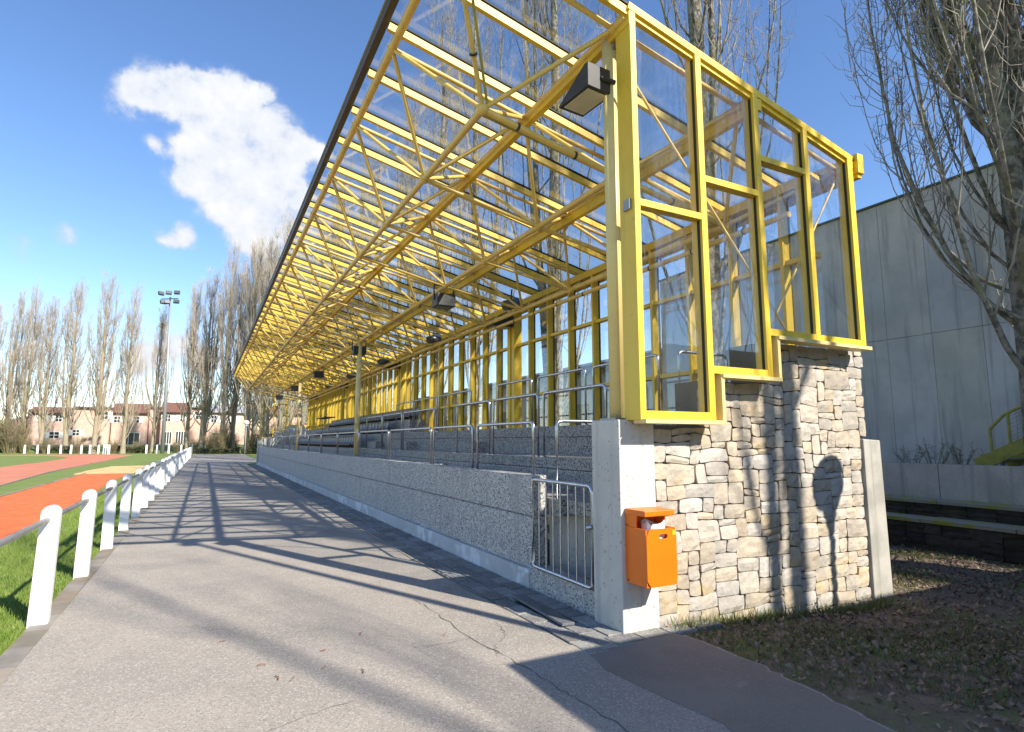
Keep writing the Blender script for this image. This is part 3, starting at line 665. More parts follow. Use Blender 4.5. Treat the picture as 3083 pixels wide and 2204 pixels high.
# gate
gt = thing('gate', 'low tubular steel gate with vertical bars beside the concrete pillar', 'gate')
def rounded(pts, r_, n=5):
    """polyline with rounded inner corners"""
    P = [Vector(p) for p in pts]; out = [P[0]]
    for a, b, c in zip(P, P[1:], P[2:]):
        u = (a-b).normalized(); v = (c-b).normalized(); p0 = b+u*r_; p1 = b+v*r_
        for t in np.linspace(0, 1, n+1): out.append((p0*(1-t)**2 + b*2*t*(1-t) + p1*t*t))
    out.append(P[-1]); return [tuple(p) for p in out]
gx, ga, gb, g0, g1 = 3.335, 5.905, 4.725, 0.262, 1.215
fr = rounded([(gx+.02, (ga+gb)/2, g1), (gx+.0, gb, g1), (gx, gb, g0), (gx+.02, ga, g0), (gx+.02, ga, g1), (gx+.02, (ga+gb)/2-.01, g1)], 0.06)
MB().tube(fr, 0.021, 10, False).obj('gate_frame', 'steel', gt, smooth=True)
for k in range(7):
    yy = ga + (gb-ga)*(k+1)/8; rod('gate_bar', (gx+.015, yy, g0), (gx+.015, yy, g1), 0.0085, 'steel', gt, 8)
rod('lock', (gx-.05, gb+.035, 0.83), (gx+.03, gb+.0, 0.83), 0.028, 'steel', gt)
for z in (0.95, 1.12, 0.45): rod('hinge', (gx+.02, ga+.01, z), (gx+.02, ga+.085, z), 0.014, 'steel', gt, 8)

# hoop railings
hoop_cache = {}
def hoop(label, x, ya, yb, z0, z1, group, along='y', legs=(None, None)):
    t = thing('hoop_railing', label, 'railing', group=group)
    P = lambda s, z: (x, s, z) if along == 'y' else (s, x, z)
    path = rounded([P(ya, legs[0] if legs[0] is not None else z0), P(ya, z1), P(yb, z1), P(yb, legs[1] if legs[1] is not None else z0)], 0.075, 5)
    MB().tube(path, 0.021, 10).obj('pipe', 'steel', t, smooth=True)
    for s, zz in ((ya, legs[0]), (yb, legs[1])):
        z_ = zz if zz is not None else z0; c = P(s, z_)
        bar('foot_plate', c[0]-.045, c[0]+.045, c[1]-.06, c[1]+.06, z_, z_+.008, 'steel', t)
    return t
front = [(6.14, 7.78), (7.95, 9.61), (9.74, 12.29)]
y = 12.44
while y < YE-3: front.append((y, y+2.60)); y += 2.76
for i, (a, c) in enumerate(front):
    hoop(f'{ORD[i]} steel hoop railing from the gate, standing on the front wall', 3.50, a, c, 1.25, 1.875, 'hoop railings on the front wall')
for i, (a, c) in enumerate([(5.92, 7.44), (7.61, 9.15), (9.31, 10.81), (12.14, 14.38), (14.52, 16.30), (16.42, 18.16)]):
    hoop(f'{ORD[i]} steel hoop railing from the pillar on the lower terrace', 4.42, a, c, 1.42, 2.355, 'hoop railings on the lower terrace')
for i, (a, c) in enumerate([(5.90, 7.37), (7.585, 9.06), (9.30, 10.70), (12.085, 14.15), (14.28, 16.12), (16.25, 17.90)]):
    hoop(f'{ORD[i]} steel hoop railing from the pillar on the upper terrace', 5.27, a, c, 1.90, 2.79, 'hoop railings on the upper terrace')
for i, (a, c) in enumerate([(35.0, 37.4), (37.6, 40.0), (40.2, 42.4), (42.6, 44.6)]):
    hoop(f'{ORD[i]} of the distant hoop railings beyond the seats on the lower terrace', 4.42, a, c, 1.42, 2.355, 'distant hoop railings')
hoop('steel hoop railing across the stair head behind the gate', 5.87, 3.66, 4.75, 0.985, 1.885, 'hoop railings at the stair', along='x', legs=(0.83, 1.42))
hoop('steel hoop railing closing the upper terrace beside the glazed end', 5.6, 5.35, 6.2, 1.90, 2.80, 'hoop railings at the stair', along='x')

# seats
def seat_proto():
    t = thing('stadium_seat', 'x', 'seat')
    prof = [(-0.19, 0.01), (-0.20, 0.035), (-0.12, 0.03), (0.02, 0.025), (0.11, 0.05), (0.155, 0.13), (0.175, 0.24), (0.18, 0.32), (0.165, 0.345)]
    vs = []; n = len(prof); W = [-0.215, -0.19, -0.1, 0, 0.1, 0.19, 0.215]
    for (px, pz) in prof:
        for w in W:
            e = (abs(w)/0.215)**4; vs.append((px - e*0.03, w, pz + e*0.012))
    m = len(W); fs = [(i*m+j, i*m+j+1, (i+1)*m+j+1, (i+1)*m+j) for i in range(n-1) for j in range(m-1)]
    base = len(vs)
    vs += [(v[0]+0.012, v[1], v[2]-0.012) for v in vs]; fs += [tuple(base+q for q in f[::-1]) for f in fs]
    rim = [j for j in range(m)] + [i*m+m-1 for i in range(1, n)] + [(n-1)*m+j for j in range(m-2, -1, -1)] + [i*m for i in range(n-2, 0, -1)]
    fs += [(rim[q], rim[(q+1) % len(rim)], base+rim[(q+1) % len(rim)], base+rim[q]) for q in range(len(rim))]
    b = MB().add(vs, fs); b.obj('shell', 'seat_plastic', t, smooth=True)
    MB().box(-0.03, 0.05, -0.16, -0.13, -0.09, 0.03).box(-0.03, 0.05, 0.13, 0.16, -0.09, 0.03).obj('bracket', 'lamp_black', t)
    return t
sp = seat_proto(); first = True
for (row, x, z, ya, yb, txt) in ((0, 4.52, 1.50, 20.3, 34.2, 'front row'), (1, 5.38, 1.99, 19.9, 34.2, 'middle row'), (2, 6.14, 2.44, 18.9, 34.2, 'back row')):
    y = ya; si = 0
    while y < yb:
        s = sp if first else copy_tree(sp); first = False
        s.location = (x, y, z); s.rotation_euler = (0, 0, rnd.uniform(-.02, .02)); y += 0.47
        s['label'] = f'{ORD[si]} dark bucket seat from the near end of the {txt} in the stand'; si += 1; s['group'] = 'seats, ' + txt.split(',')[0]
# reporters' board on the railing
tb = thing('press_table', 'dark flat tabletop on two steel posts among the seats', 'table')
MB().box(4.95, 5.45, 28.6, 31.0, 2.76, 2.80).obj('table_top', 'lamp_black', tb)
for yy in (28.9, 30.7): rod('leg', (5.2, yy, 1.90), (5.2, yy, 2.76), 0.025, 'galvanised', tb)

# wedge floodlights
def wedge_light(label, loc, rz):
    t = thing('wedge_floodlight', label, 'floodlight', loc, rz, 'wedge floodlights under the roof')
    # local: +y points where the thin tip goes, back wall at y=0, glass on the underside
    b = MB().prism([(0, 0), (0.56, -0.005), (0.56, 0.02), (0.06, 0.30), (0, 0.30)], 'x', -0.19, 0.19)
    b.obj('housing', 'lamp_black', t, bevel=0.008)
    MB().prism([(0.05, -0.012), (0.50, -0.016), (0.50, -0.004), (0.05, 0.0)], 'x', -0.15, 0.15).obj('lens', 'lamp_glass', t)
    rod('mount', (0.0, 0.0, 0.15), (0.20, -0.02, 0.15), 0.03, 'lamp_black', t)
    return t
wedge_light('big dark wedge floodlight with pale lens beside the near yellow corner post', (3.27, 4.36, 5.10), R(5)).scale = (.85, .85, .85)
for i, m in enumerate(mains[1:]):
    wedge_light(f'{ORD[i]} dark wedge floodlight from the pillar on the glazed back wall', (6.44, m, 4.38), R(90))
# square floodlights hung below the middle chord
def box_light(label, loc):
    t = thing('hanging_floodlight', label, 'floodlight', loc, 0, 'square floodlights below the roof chord')
    MB().box(-0.20, 0.20, -0.16, 0.16, -0.16, 0.10).obj('housing', 'lamp_black', t, bevel=0.02)
    MB().box(-0.16, 0.16, -0.13, 0.13, -0.172, -0.158).obj('lens', 'lamp_grey', t)
    for s in (-.21, .21): bar('bracket', s-.012, s+.012, -.02, .02, -0.02, 0.30, 'lamp_black', t)
    bar('clamp', -.22, .22, -.025, .025, 0.28, 0.31, 'lamp_black', t)
for i, n in enumerate((3, 7, 11, 15, 19)):
    box_light(f'{ORD[i]} square black floodlight from the pillar, hung below the middle roof chord', (BX[1], BY(n)+.1, BZ[1]-0.26))
for i, y in enumerate((16.1-4.95, 16.1, 21.6, 27.1, 32.6)):
    t = thing('cylinder_speaker', f'{ORD[i]} grey cylinder speaker from the pillar under the back roof chord', 'speaker', (5.80, y, 4.66), 0, 'cylinder speakers under the roof')
    MB().tube([(0.20, 0.06, 0.05), (-0.17, -0.05, -0.08)], 0.115, 18).obj('housing', 'lamp_grey', t, smooth=True)
    MB().tube([(-0.165, -0.048, -0.078), (-0.178, -0.052, -0.083)], 0.10, 18).obj('grille', 'lamp_black', t)
    rod('bracket', (0, 0, 0), (0.02, 0, 0.32), 0.018, 'lamp_black', t)

# litter bin on the pillar
bn = thing('litter_bin', 'bright orange box litter bin with lid, fixed to the concrete pillar', 'litter bin', (3.345, 4.236, 0.43))
W_, D_, H_ = 0.33, -0.282, 0.475; th = 0.010
b = MB().box(0, th, D_+th, 0, 0, H_).box(W_-th, W_, D_+th, 0, 0, H_).box(th, W_-th, -th, 0, 0, H_).box(th, W_-th, D_+th, -th, 0, th)
b.obj('bin_body', 'orange_plastic', bn)
# front panel with a stadium-shaped grip hole
hx, hz, hw, hh = W_*0.56, H_-0.065, 0.048, 0.020; inn = []; out = []
N_ = 24
for q in range(N_):
    a = 2*math.pi*q/N_ + math.pi/N_; c_, s_ = math.cos(a), math.sin(a)
    inn.append((hx + (hw-hh)*(1 if c_ > 0 else -1) + hh*c_, hz + hh*s_))
    k_ = 1/max(abs(c_), abs(s_)); out.append((W_/2 + W_/2*max(-1, min(1, c_*k_)), H_/2 + H_/2*max(-1, min(1, s_*k_))))
vs = []
for yy in (D_, D_+th):
    vs += [(p[0], yy, p[1]) for p in out] + [(p[0], yy, p[1]) for p in inn]
fs = []
for q in range(N_):
    r2 = (q+1) % N_; fs += [(q, r2, N_+r2, N_+q), (2*N_+q, 3*N_+q, 3*N_+r2, 2*N_+r2), (N_+q, N_+r2, 3*N_+r2, 3*N_+q), (q, 2*N_+q, 2*N_+r2, r2)]
MB().add(vs, fs).obj('front_panel', 'orange_plastic', bn)
lid = MB().box(-.004, W_+.0, D_+.01, 0.0, 0.578, 0.628)
lid.obj('lid', 'orange_plastic', bn, bevel=0.008)
for x0 in (0.0, W_-th): MB().prism([(0, H_+.003), (0, 0.58), (-0.16, 0.58), (-0.145, H_+.003)], 'x', x0, x0+th).obj('lid_side', 'orange_plastic', bn)
MB().box(th, W_-th, -th, 0, H_+.002, 0.578).obj('lid_back', 'orange_plastic', bn)
MB().box(th+.004, W_-th-.004, D_+th+.004, -th-.004, 0.02, H_-.10).obj('liner', 'bin_liner', bn)
r_ = random.Random(3); b = MB(); pts = []
for q in range(20):
    a = 2*math.pi*q/20; pts.append((W_*.58 + .10*math.cos(a), D_*.5 + .10*math.sin(a)))
b.add([(p[0], p[1], H_-.09) for p in pts] + [(p[0]*1.0+r_.uniform(-.01,.01), p[1]+r_.uniform(-.01,.01), H_ + 0.035 + r_.uniform(-.03, .03)) for p in pts], [(q, (q+1) % 20, 20+(q+1) % 20, 20+q) for q in range(20)])
b.obj('bag', 'paper_white', bn)
bar('sticker', W_-.042, W_-.014, D_-.002, D_-.0005, H_-.058, H_-.018, 'sticker_yellow', bn)
for z in (0.02, 0.49): rod('rivet', (-.006, -.03, z), (0.001, -.03, z), 0.007, 'lamp_black', bn, 8)

# ------------------------------------------------------------------ white rail fences
def post_mesh():
    W2, hh_ = 0.0725, 1.06; pts = [(-W2*1.06, -0.15), (W2*1.06, -0.15), (W2, hh_-W2)] + [(W2*math.cos(a), hh_-W2+W2*math.sin(a)) for a in np.linspace(0, math.pi, 11)[1:-1]] + [(-W2, hh_-W2)]
    return MB().prism(pts, 'y', -0.055, 0.055).mesh('post', 'white_paint', bevel=0.006)
pme = post_mesh()
fence = thing('rail_fence', 'white concrete post and pipe rail fence along the asphalt path', 'fence')
yy = 6.94; prev = None; ny = 0
posts = [(-1.25, 4.83)]
while yy < 72.5: posts.append((-1.25, yy)); yy += 2.10
for (x, y) in posts:
    link('post', pme, fence, (x, y, rnd.uniform(-.03, .012)), (rnd.uniform(-.02, .02), rnd.uniform(-.022, .022), rnd.uniform(-.06, .06)))
    if prev: rod('rail', (prev[0], prev[1], 0.925), (x, y, 0.925), 0.026, 'galvanised', fence)
    prev = (x, y)
rod('end_pole', (-1.2, 73.2, 0), (-1.2, 73.2, 1.35), 0.05, 'galvanised', fence)
pm2 = bpy.data.meshes.new('x'); bpy.data.meshes.remove(pm2)
f2 = thing('rail_fence', 'white concrete post and pipe rail fence at the far end of the running track', 'fence')
far = [(-42.0, 109.2), (-38.7, 107.4), (-35.4, 105.7), (-32.0, 103.9), (-28.7, 102.2), (-25.5, 100.5), (-22.4, 98.9), (-20.9, 98.1), (-19.4, 97.3), (-18.1, 96.6), (-16.7, 95.9), (-15.5, 95.3), (-14.3, 94.7), (-13.3, 94.2), (-12.3, 93.6)]
prev = None
for (x, y) in far:
    link('post', pme, f2, (x, y, 0), None, (1.5, 1.5, 1.1))
    if prev: rod('rail', (*prev, 1.0), (x, y, 1.0), 0.035, 'galvanised', f2, 8)
    prev = (x, y)
for k in range(3): link('post', pme, f2, (-11.5+.3*k, 92.2-.5*k, 0), None, (1.9, 1.5, 1.13))
f3 = thing('rail_fence', 'short white post and pipe rail fence at the foot of the floodlight mast', 'fence')
prev = None
for (x, y) in [(-7.0, 94.2), (-5.7, 93.5), (-4.3, 92.8), (-2.8, 92.0)]:
    link('post', pme, f3, (x, y, 0), None, (1.5, 1.5, 1.1))
    if prev: rod('rail', (*prev, 1.0), (x, y, 1.0), 0.035, 'galvanised', f3, 8)
    prev = (x, y)

# ------------------------------------------------------------------ masts and lamps
ms = thing('floodlight_mast', 'tall pale floodlight mast with six lamps behind the sports field', 'mast', (-5.04, 92.6, 0))
MB().tube([(0, 0, 0), (-.1, 0, 10), (-.42, 0, 21.4)], [0.25, 0.19, 0.10], 16).obj('pole', 'mast_grey', ms, smooth=True)
rod('crossbar', (-1.5, 0, 21.2), (0.55, 0, 21.5), 0.07, 'lamp_black', ms)
rod('head', (-.42, 0, 20.2), (-.42, 0, 21.6), 0.11, 'lamp_black', ms)
for (x, z, rz) in ((-1.55, 21.95, 30), (-0.65, 22.15, 0), (0.35, 22.3, -10), (-1.25, 20.75, 25), (-0.75, 20.8, 5), (0.35, 21.0, -10)):
    l = MB().box(-.36, .36, -.14, .14, -.26, .26).obj('lamp', 'lamp_black', ms, bevel=0.03); l.location = (x, -.2, z); l.rotation_euler = (R(-20), 0, R(rz))
    g_ = MB().box(-.30, .30, -.165, -.142, -.20, .20).obj('lens', 'lamp_grey', l)
def globe_lamp(label, x, y, h_, r_, polemat):
    t = thing('globe_lamp', label, 'street lamp', (x, y, float(gz(x, y))), 0, 'globe lamps')
    MB().tube([(0, 0, 0), (0, 0, h_-r_)], [0.055, 0.045], 12).obj('pole', polemat, t, smooth=True)
    MB().tube([(0, 0, h_-r_*1.75), (0, 0, h_-r_*1.35), (0, 0, h_-r_*0.8)], [0.055, 0.10, r_*0.55], 16).obj('collar', polemat, t, smooth=True)
    g_ = ball('globe', (0, 0, h_), r_, 'globe_white', t); g_.scale = (r_, r_, r_*0.9)
globe_lamp('white globe lamp on slender pale pole beyond the running track', -16.94, 101.1, 3.7, 0.30, 'white_paint')
globe_lamp('white globe lamp on blue-grey pole where the path ends', 4.55, 81.7, 4.0, 0.34, 'pole_blue')
globe_lamp('globe lamp on pole out of view, shadowed on the stone wall', 7.66, 0.98, 4.02, 0.27, 'pole_blue')
lm = thing('lighting_pole', 'tall slender metal pole out of view, shadowed across the path', 'pole', (4.72, 0.25, float(gz(4.72, 0.25))))
MB().tube([(0, 0, 0), (0, 0, 9.0)], [0.075, 0.06], 12).obj('pole', 'mast_grey', lm, smooth=True)
bar('head', -.12, .12, -.3, .3, 8.95, 9.1, 'lamp_grey', lm)

# ------------------------------------------------------------------ sports hall, terraces of dark stone, stair
hall = thing('sports_hall', 'tall sports hall of grey precast concrete panels behind the stand', 'building')
MB().box(14.06, 34, -2.55, 15.4, -.3, 7.22).obj('hall_core', 'concrete_dark', hall)
for k in range(19):
    y0 = 15.45 - (k+1)*0.95
    bar('panel', 14.0, 14.07, y0+.004, y0+.946, 1.17, 3.995, 'hall_concrete', hall)
    bar('panel', 14.0, 14.07, y0+.004, y0+.946, 4.004, 7.26, 'hall_concrete', hall)
bar('coping', 13.95, 34.1, -2.7, 15.5, 7.262, 7.31, 'copper_green', hall)
low = thing('annex', 'long low annex with dark roof glimpsed through the glazed back wall', 'building')
MB().box(14.2, 30, 15.6, 46, -.3, 4.5).obj('wall', 'hall_concrete', low)
MB().prism([(13.7, 4.5), (30.5, 4.5), (30.5, 6.4), (24, 7.2), (13.75, 4.75)], 'y', 15.55, 46.3).obj('roof', 'roof_dark', low)
for k in range(9):
    w_ = bar('window', 14.15, 14.215, 17.0+k*3.2, 19.0+k*3.2, 1.6, 3.2, 'window_dark', low)
gc = thing('green_skip', 'green and white painted container behind the stand', 'container', (11.9, 16.6, -.1))
MB().box(0, 1.5, 0, 2.6, 0.1, 1.75).obj('body', 'white_wood', gc, bevel=0.02)
for z in (0.5, 1.1, 1.7): bar('band', -.02, 1.52, -.02, 2.62, z, z+.12, 'green_paint', gc)
rt = thing('retaining_wall', 'streaked concrete retaining wall below the sports hall', 'wall')
MB().box(12.0, 13.98, -10, 46, -0.3, 1.165).obj('bank', 'concrete_dark', rt)
for k in range(14): bar('panel', 11.94, 12.0, -10+k*4.0, -10+k*4.0+3.985, 0.55, 1.235, 'concrete', rt)
for wi, (nm, xw, z0, z1, lab) in enumerate((('upper', 11.55, 0.2, 0.56, 'upper dark rubble wall below the concrete retaining wall'), ('lower', 11.0, -.36, 0.28, 'lower dark rubble wall with mossy top beside the leaf litter'))):
    t = thing('rubble_wall', lab, 'wall')
    MB().box(xw+.02, 12.0, -9, 45, -.4, z1-.01).obj('backing', 'dark_stone', t)
    nz = int((z1-z0)/0.085)
    stone_wall(t, -9.6, 0.13, 0.085, 46, nz, z0, lambda i, j: True, xw, 11+wi, 'dark_stone', amp=0.02, axis='x', sizes=[(2,1)]*4+[(3,1)]*5+[(3,2)]*4+[(2,2)]*3+[(4,2)]*2) if False else stone_wall(t, 2.6, 0.14, 0.088, 46, nz, z0, lambda i, j: True, xw, 11+wi, 'dark_stone', amp=0.02, axis='x', sizes=[(2,1)]*4+[(3,1)]*5+[(3,2)]*4+[(2,2)]*3+[(4,2)]*2)
    for k in range(40):
        a = -9 + k*1.35; o = bar('cap_stone', xw-.06, xw+.52 if wi else xw+.38, a, a+1.335, z1-.012, z1+.045, 'mossy_cap', t)
        o.rotation_euler = (rnd.uniform(-.008, .008), rnd.uniform(-.02, .02), rnd.uniform(-.01, .01))
st = thing('metal_stair', 'yellow metal stair with mesh railing against the sports hall', 'stair')
sx = 12.35
for xx in (sx, sx+1.1): beam('stringer', (xx, 5.55, 1.22), (xx, 1.6, 3.25), 0.05, 0.22, 'stair_yellow', st)
for k in range(12):
    t_ = k/12; bar('tread', sx+.03, sx+1.07, 5.4-3.8*t_-.14, 5.4-3.8*t_+.14, 1.30+1.95*t_, 1.33+1.95*t_, 'galvanised', st)
rod('handrail', (sx, 5.30, 1.86), (sx, 5.08, 2.10), 0.025, 'stair_yellow', st); rod('handrail', (sx, 5.08, 2.10), (sx, 1.6, 3.92), 0.025, 'stair_yellow', st)
for (y, z0, z1) in ((5.30, 1.34, 1.86), (5.02, 1.48, 2.13), (3.7, 2.15, 2.82), (2.4, 2.8, 3.5)): rod('rail_post', (sx, y, z0), (sx, y, z1), 0.024, 'stair_yellow', st)
for k in range(34):
    y = 5.0 - k*0.10; z = 1.50 + (5.0-y)*0.515; rod('mesh_wire', (sx, y, z), (sx, y, z+.60), 0.004, 'galvanised', st, 5)
for k in range(9): rod('mesh_wire', (sx, 5.0, 1.53+k*.068), (sx, 1.65, 3.255+k*.068), 0.004, 'galvanised', st, 5)

# ------------------------------------------------------------------ low building and trees behind the camera that shade the scene
kz = 3.5
ki = thing('club_kiosk', 'low rendered kiosk with flat roof out of view, shading the path corner', 'building')
MB().box(4.05, 12.5, -2.9, -0.26, -.3, 3.3).obj('wall', 'plaster', ki)
MB().box(3.97, 12.6, -3.0, -0.18, 3.3, kz).obj('roof', 'roof_grey', ki)
bar('door', 4.03, 4.07, -2.2, -1.3, 0.0, 2.05, 'stair_yellow', ki)
for k in range(3): bar('window', 6+k*2.6, 7.4+k*2.6, -.275, -.25, 1.2, 2.3, 'window_dark', ki)

# ------------------------------------------------------------------ bare trees
def rows_interp(P, s):
    """P (n,k,3), s (n,m) in 0..1 -> (n,m,3)"""
    n, k, _ = P.shape; x = s*(k-1); i = np.clip(np.floor(x).astype(int), 0, k-2); f = (x-i)[..., None]
    r_ = np.arange(n)[:, None]; return P[r_, i]*(1-f) + P[r_, i+1]*f
def poplar(name, seed, H, r0, n1, m2, m3, spread, tw, barkm, twigm, low=0.08, forks=2, k3=4, wig=0.06, l2=0.42, l3=(0.35, 1.0), lr=0.30):
    g = np.random.default_rng(seed)
    # trunk with one or two leaders
    trunks = []; kT = 14; u = np.linspace(0, 1, kT)
    for q in range(forks):
        wx = np.cumsum(g.normal(0, wig, kT))*0.6; wy = np.cumsum(g.normal(0, wig, kT))*0.6; wx -= wx[0]; wy -= wy[0]
        if q: 
            a = g.uniform(0, 6.28); off = spread*g.uniform(.25, .5)*(1-np.exp(-4*np.clip(u-.12*q, 0, 1))); wx = wx+off*np.cos(a); wy = wy+off*np.sin(a)
        hq = H*(1 if q == 0 else g.uniform(.75, .97)); trunks.append((np.stack([wx, wy, u*hq], -1), r0*(1 if q == 0 else .62)*(1-u)**0.8+0.012))
    TP = np.stack([t[0] for t in trunks]); TR = np.stack([t[1] for t in trunks]); TR[:, 0] *= 1.35
    V, F = tubes(TP, TR, 10); trunk = fast_mesh(name + '_trunk', V, F, barkm, True)
    # main limbs
    which = g.integers(0, forks, n1); which[: n1//2] = 0
    t = low + (0.93-low)*g.random(n1)**0.85; p0 = rows_interp(TP[which], t[:, None])[:, 0]
    az = g.uniform(0, 2*np.pi, n1); L = H*(0.16 + 0.34*(1-t))*g.uniform(.65, 1.1, n1); prof = np.clip(1.25*(1-t)**0.7, .18, 1.0)*np.clip(t/.18+.35, 0, 1)
    Rm = spread*prof*g.uniform(.35, 1.0, n1); k1 = 9; s = np.linspace(0, 1, k1)[None]
    rad = Rm[:, None]*(1-np.exp(-3.2*s))/(1-math.exp(-3.2)); zz = L[:, None]*(s**1.15)
    az2 = az[:, None] + g.normal(0, .25, n1)[:, None]*s
    P1 = np.stack([p0[:, 0:1]+rad*np.cos(az2), p0[:, 1:2]+rad*np.sin(az2), p0[:, 2:3]+zz], -1)
    P1[:, 1:] += np.cumsum(g.normal(0, wig*.45, (n1, k1-1, 3)), axis=1)*np.array([1, 1, .4])
    R1 = (r0*lr*(L/L.max())[:, None])*(1-s*.88)
    V1, F1 = tubes(P1, R1, 6)
    # boughs
    sub = np.clip(g.uniform(.12, .97, (n1, m2)), 0, .98); p = rows_interp(P1, sub).reshape(-1, 3); n2 = len(p)
    Lp = np.repeat(L, m2); ss = sub.ravel(); L2 = Lp*l2*(1.05-ss*.75)*g.uniform(.5, 1.1, n2); a2 = g.uniform(0, 2*np.pi, n2)
    R2m = L2*g.uniform(.12, .38, n2); k2 = 6; s2 = np.linspace(0, 1, k2)[None]; rad = R2m[:, None]*(1-np.exp(-3*s2))
    P2 = np.stack([p[:, 0:1]+rad*np.cos(a2)[:, None], p[:, 1:2]+rad*np.sin(a2)[:, None], p[:, 2:3]+L2[:, None]*s2], -1)
    P2[:, 1:] += np.cumsum(g.normal(0, wig*.28, (n2, k2-1, 3)), axis=1)*np.array([1, 1, .4])
    R2 = np.maximum((R1.max(1).repeat(m2)*(1-ss*.85)*0.5)[:, None]*(1-s2*.85), tw*1.1)
    V2, F2 = tubes(P2, R2, 4)
    # twigs
    sub3 = g.uniform(.1, 1.0, (n2, m3)); p3 = rows_interp(P2, sub3).reshape(-1, 3); n3 = len(p3)
    L3 = g.uniform(l3[0], l3[1], n3); a3 = g.uniform(0, 2*np.pi, n3); s3 = np.linspace(0, 1, k3)[None]; rad = (L3*g.uniform(.15, .6, n3))[:, None]*(1-(1-s3)**1.8)
    P3 = np.stack([p3[:, 0:1]+rad*np.cos(a3)[:, None], p3[:, 1:2]+rad*np.sin(a3)[:, None], p3[:, 2:3]+L3[:, None]*(s3**1.25)*g.uniform(.5, 1.0, n3)[:, None]], -1)
    P3[:, 1:] += g.normal(0, .035, (n3, k3-1, 3))
    V3, F3 = tubes(P3, tw*(1.15-.75*np.broadcast_to(s3, (n3, k3))), 3)
    limbs = fast_mesh(name + '_limbs', V1, F1, barkm, True)
    VV = np.concatenate([V2, V3]); FF = np.concatenate([F2, F3+len(V2)]); crown = fast_mesh(name + '_crown', VV, FF, twigm, False)
    return trunk, limbs, crown
def place_tree(protos, label, x, y, z, rz, s, group, sz=None):
    t = thing('poplar_tree', label, 'tree', (x, y, z), rz, group); t.scale = (s, s, sz or s)
    for nm, me in zip(('trunk', 'limbs', 'crown'), protos): link(nm, me, t)
    return t
near = [poplar('poplar_near%d' % k, 20+k, 23, 0.24, 40, 8, 8, 2.1, 0.0056, 'bark', 'twig', forks=2+k % 2, lr=0.19) for k in range(3)]
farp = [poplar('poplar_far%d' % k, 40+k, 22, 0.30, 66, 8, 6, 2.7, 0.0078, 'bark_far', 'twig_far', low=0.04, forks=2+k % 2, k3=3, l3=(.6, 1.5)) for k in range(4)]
hero = poplar('poplar_hero', 77, 18, 0.30, 140, 12, 9, 2.5, 0.0056, 'bark', 'twig', low=0.12, forks=3, wig=0.055, l2=0.42, l3=(.25, .8), lr=0.15)
shade = poplar('poplar_shade', 31, 22, 0.26, 30, 7, 5, 1.9, 0.007, 'bark', 'twig', low=0.52, forks=1, wig=0.03)
thin = poplar('poplar_thin', 33, 24, 0.12, 8, 4, 3, 2.2, 0.006, 'bark', 'twig', low=0.50, forks=1, wig=0.04)
place_tree(hero, 'big lichen-covered bare poplar at the picture edge before the sports hall', 10.1, 3.62, -0.2, R(200), 1.0, 'poplars behind the stand')
ysn = [9.2, 14.7, 20.6, 26.0, 31.6, 37.2, 42.8, 48.5, 54.2, 60.0, 66.0]
for i, y in enumerate(ysn):
    place_tree(near[i % 3], f'{ORD[i]} bare poplar behind the stand, counted from the sports hall corner', 9.4 + rnd.uniform(-.4, .4), y, -0.18, rnd.uniform(0, 6.28), rnd.uniform(.92, 1.12), 'poplars behind the stand')
for i, (x, y, s) in enumerate(((8.97, -4.1, .62), (9.50, -4.6, .78), (11.0, -18.4, 1.1))):
    place_tree(shade if i < 2 else thin, f'{ORD[i]} of three bare poplars behind the kiosk, out of view', x, y, -0.2, 1.3*i, s, 'poplars behind the kiosk')
for i, (x, y) in enumerate(((14.6, -8.6), (17.4, -8.0), (20.5, -10.5), (25.0, -12.0))):
    place_tree(near[(i+1) % 3], f'{ORD[i]} of four bare poplars mirrored in the end glazing, out of view', x, y, -0.2, 2.1*i, 1.0, 'poplars beyond the kiosk')
# further row that closes the sports field
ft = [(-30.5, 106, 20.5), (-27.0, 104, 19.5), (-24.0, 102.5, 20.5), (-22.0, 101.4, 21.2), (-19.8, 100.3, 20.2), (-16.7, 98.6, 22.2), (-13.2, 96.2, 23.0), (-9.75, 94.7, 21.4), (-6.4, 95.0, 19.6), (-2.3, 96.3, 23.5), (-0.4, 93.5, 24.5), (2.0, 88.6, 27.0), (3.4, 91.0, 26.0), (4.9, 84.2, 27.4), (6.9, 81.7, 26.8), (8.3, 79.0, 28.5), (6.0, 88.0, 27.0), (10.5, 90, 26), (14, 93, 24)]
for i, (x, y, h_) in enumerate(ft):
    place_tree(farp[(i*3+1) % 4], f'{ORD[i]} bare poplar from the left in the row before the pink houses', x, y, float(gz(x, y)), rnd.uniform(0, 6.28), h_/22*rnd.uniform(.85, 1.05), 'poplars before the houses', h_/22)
# crow's nest
nb = MB(); r_ = random.Random(5)
for q in range(60):
    a = r_.uniform(0, 6.28); e_ = r_.uniform(-1.2, 1.2); p = Vector((math.cos(a)*math.cos(e_), math.sin(a)*math.cos(e_), math.sin(e_)))*.33; d = Vector((r_.uniform(-1, 1), r_.uniform(-1, 1), r_.uniform(-.5, .5)))*.35
    nb.tube([p-d, p+d], 0.02, 4, False)
tag(nb.obj('bird_nest', 'bark_far'), 'round twig bird nest high in a poplar beside the floodlight mast', 'nest').location = (-6.35, 94.9, 17.9)

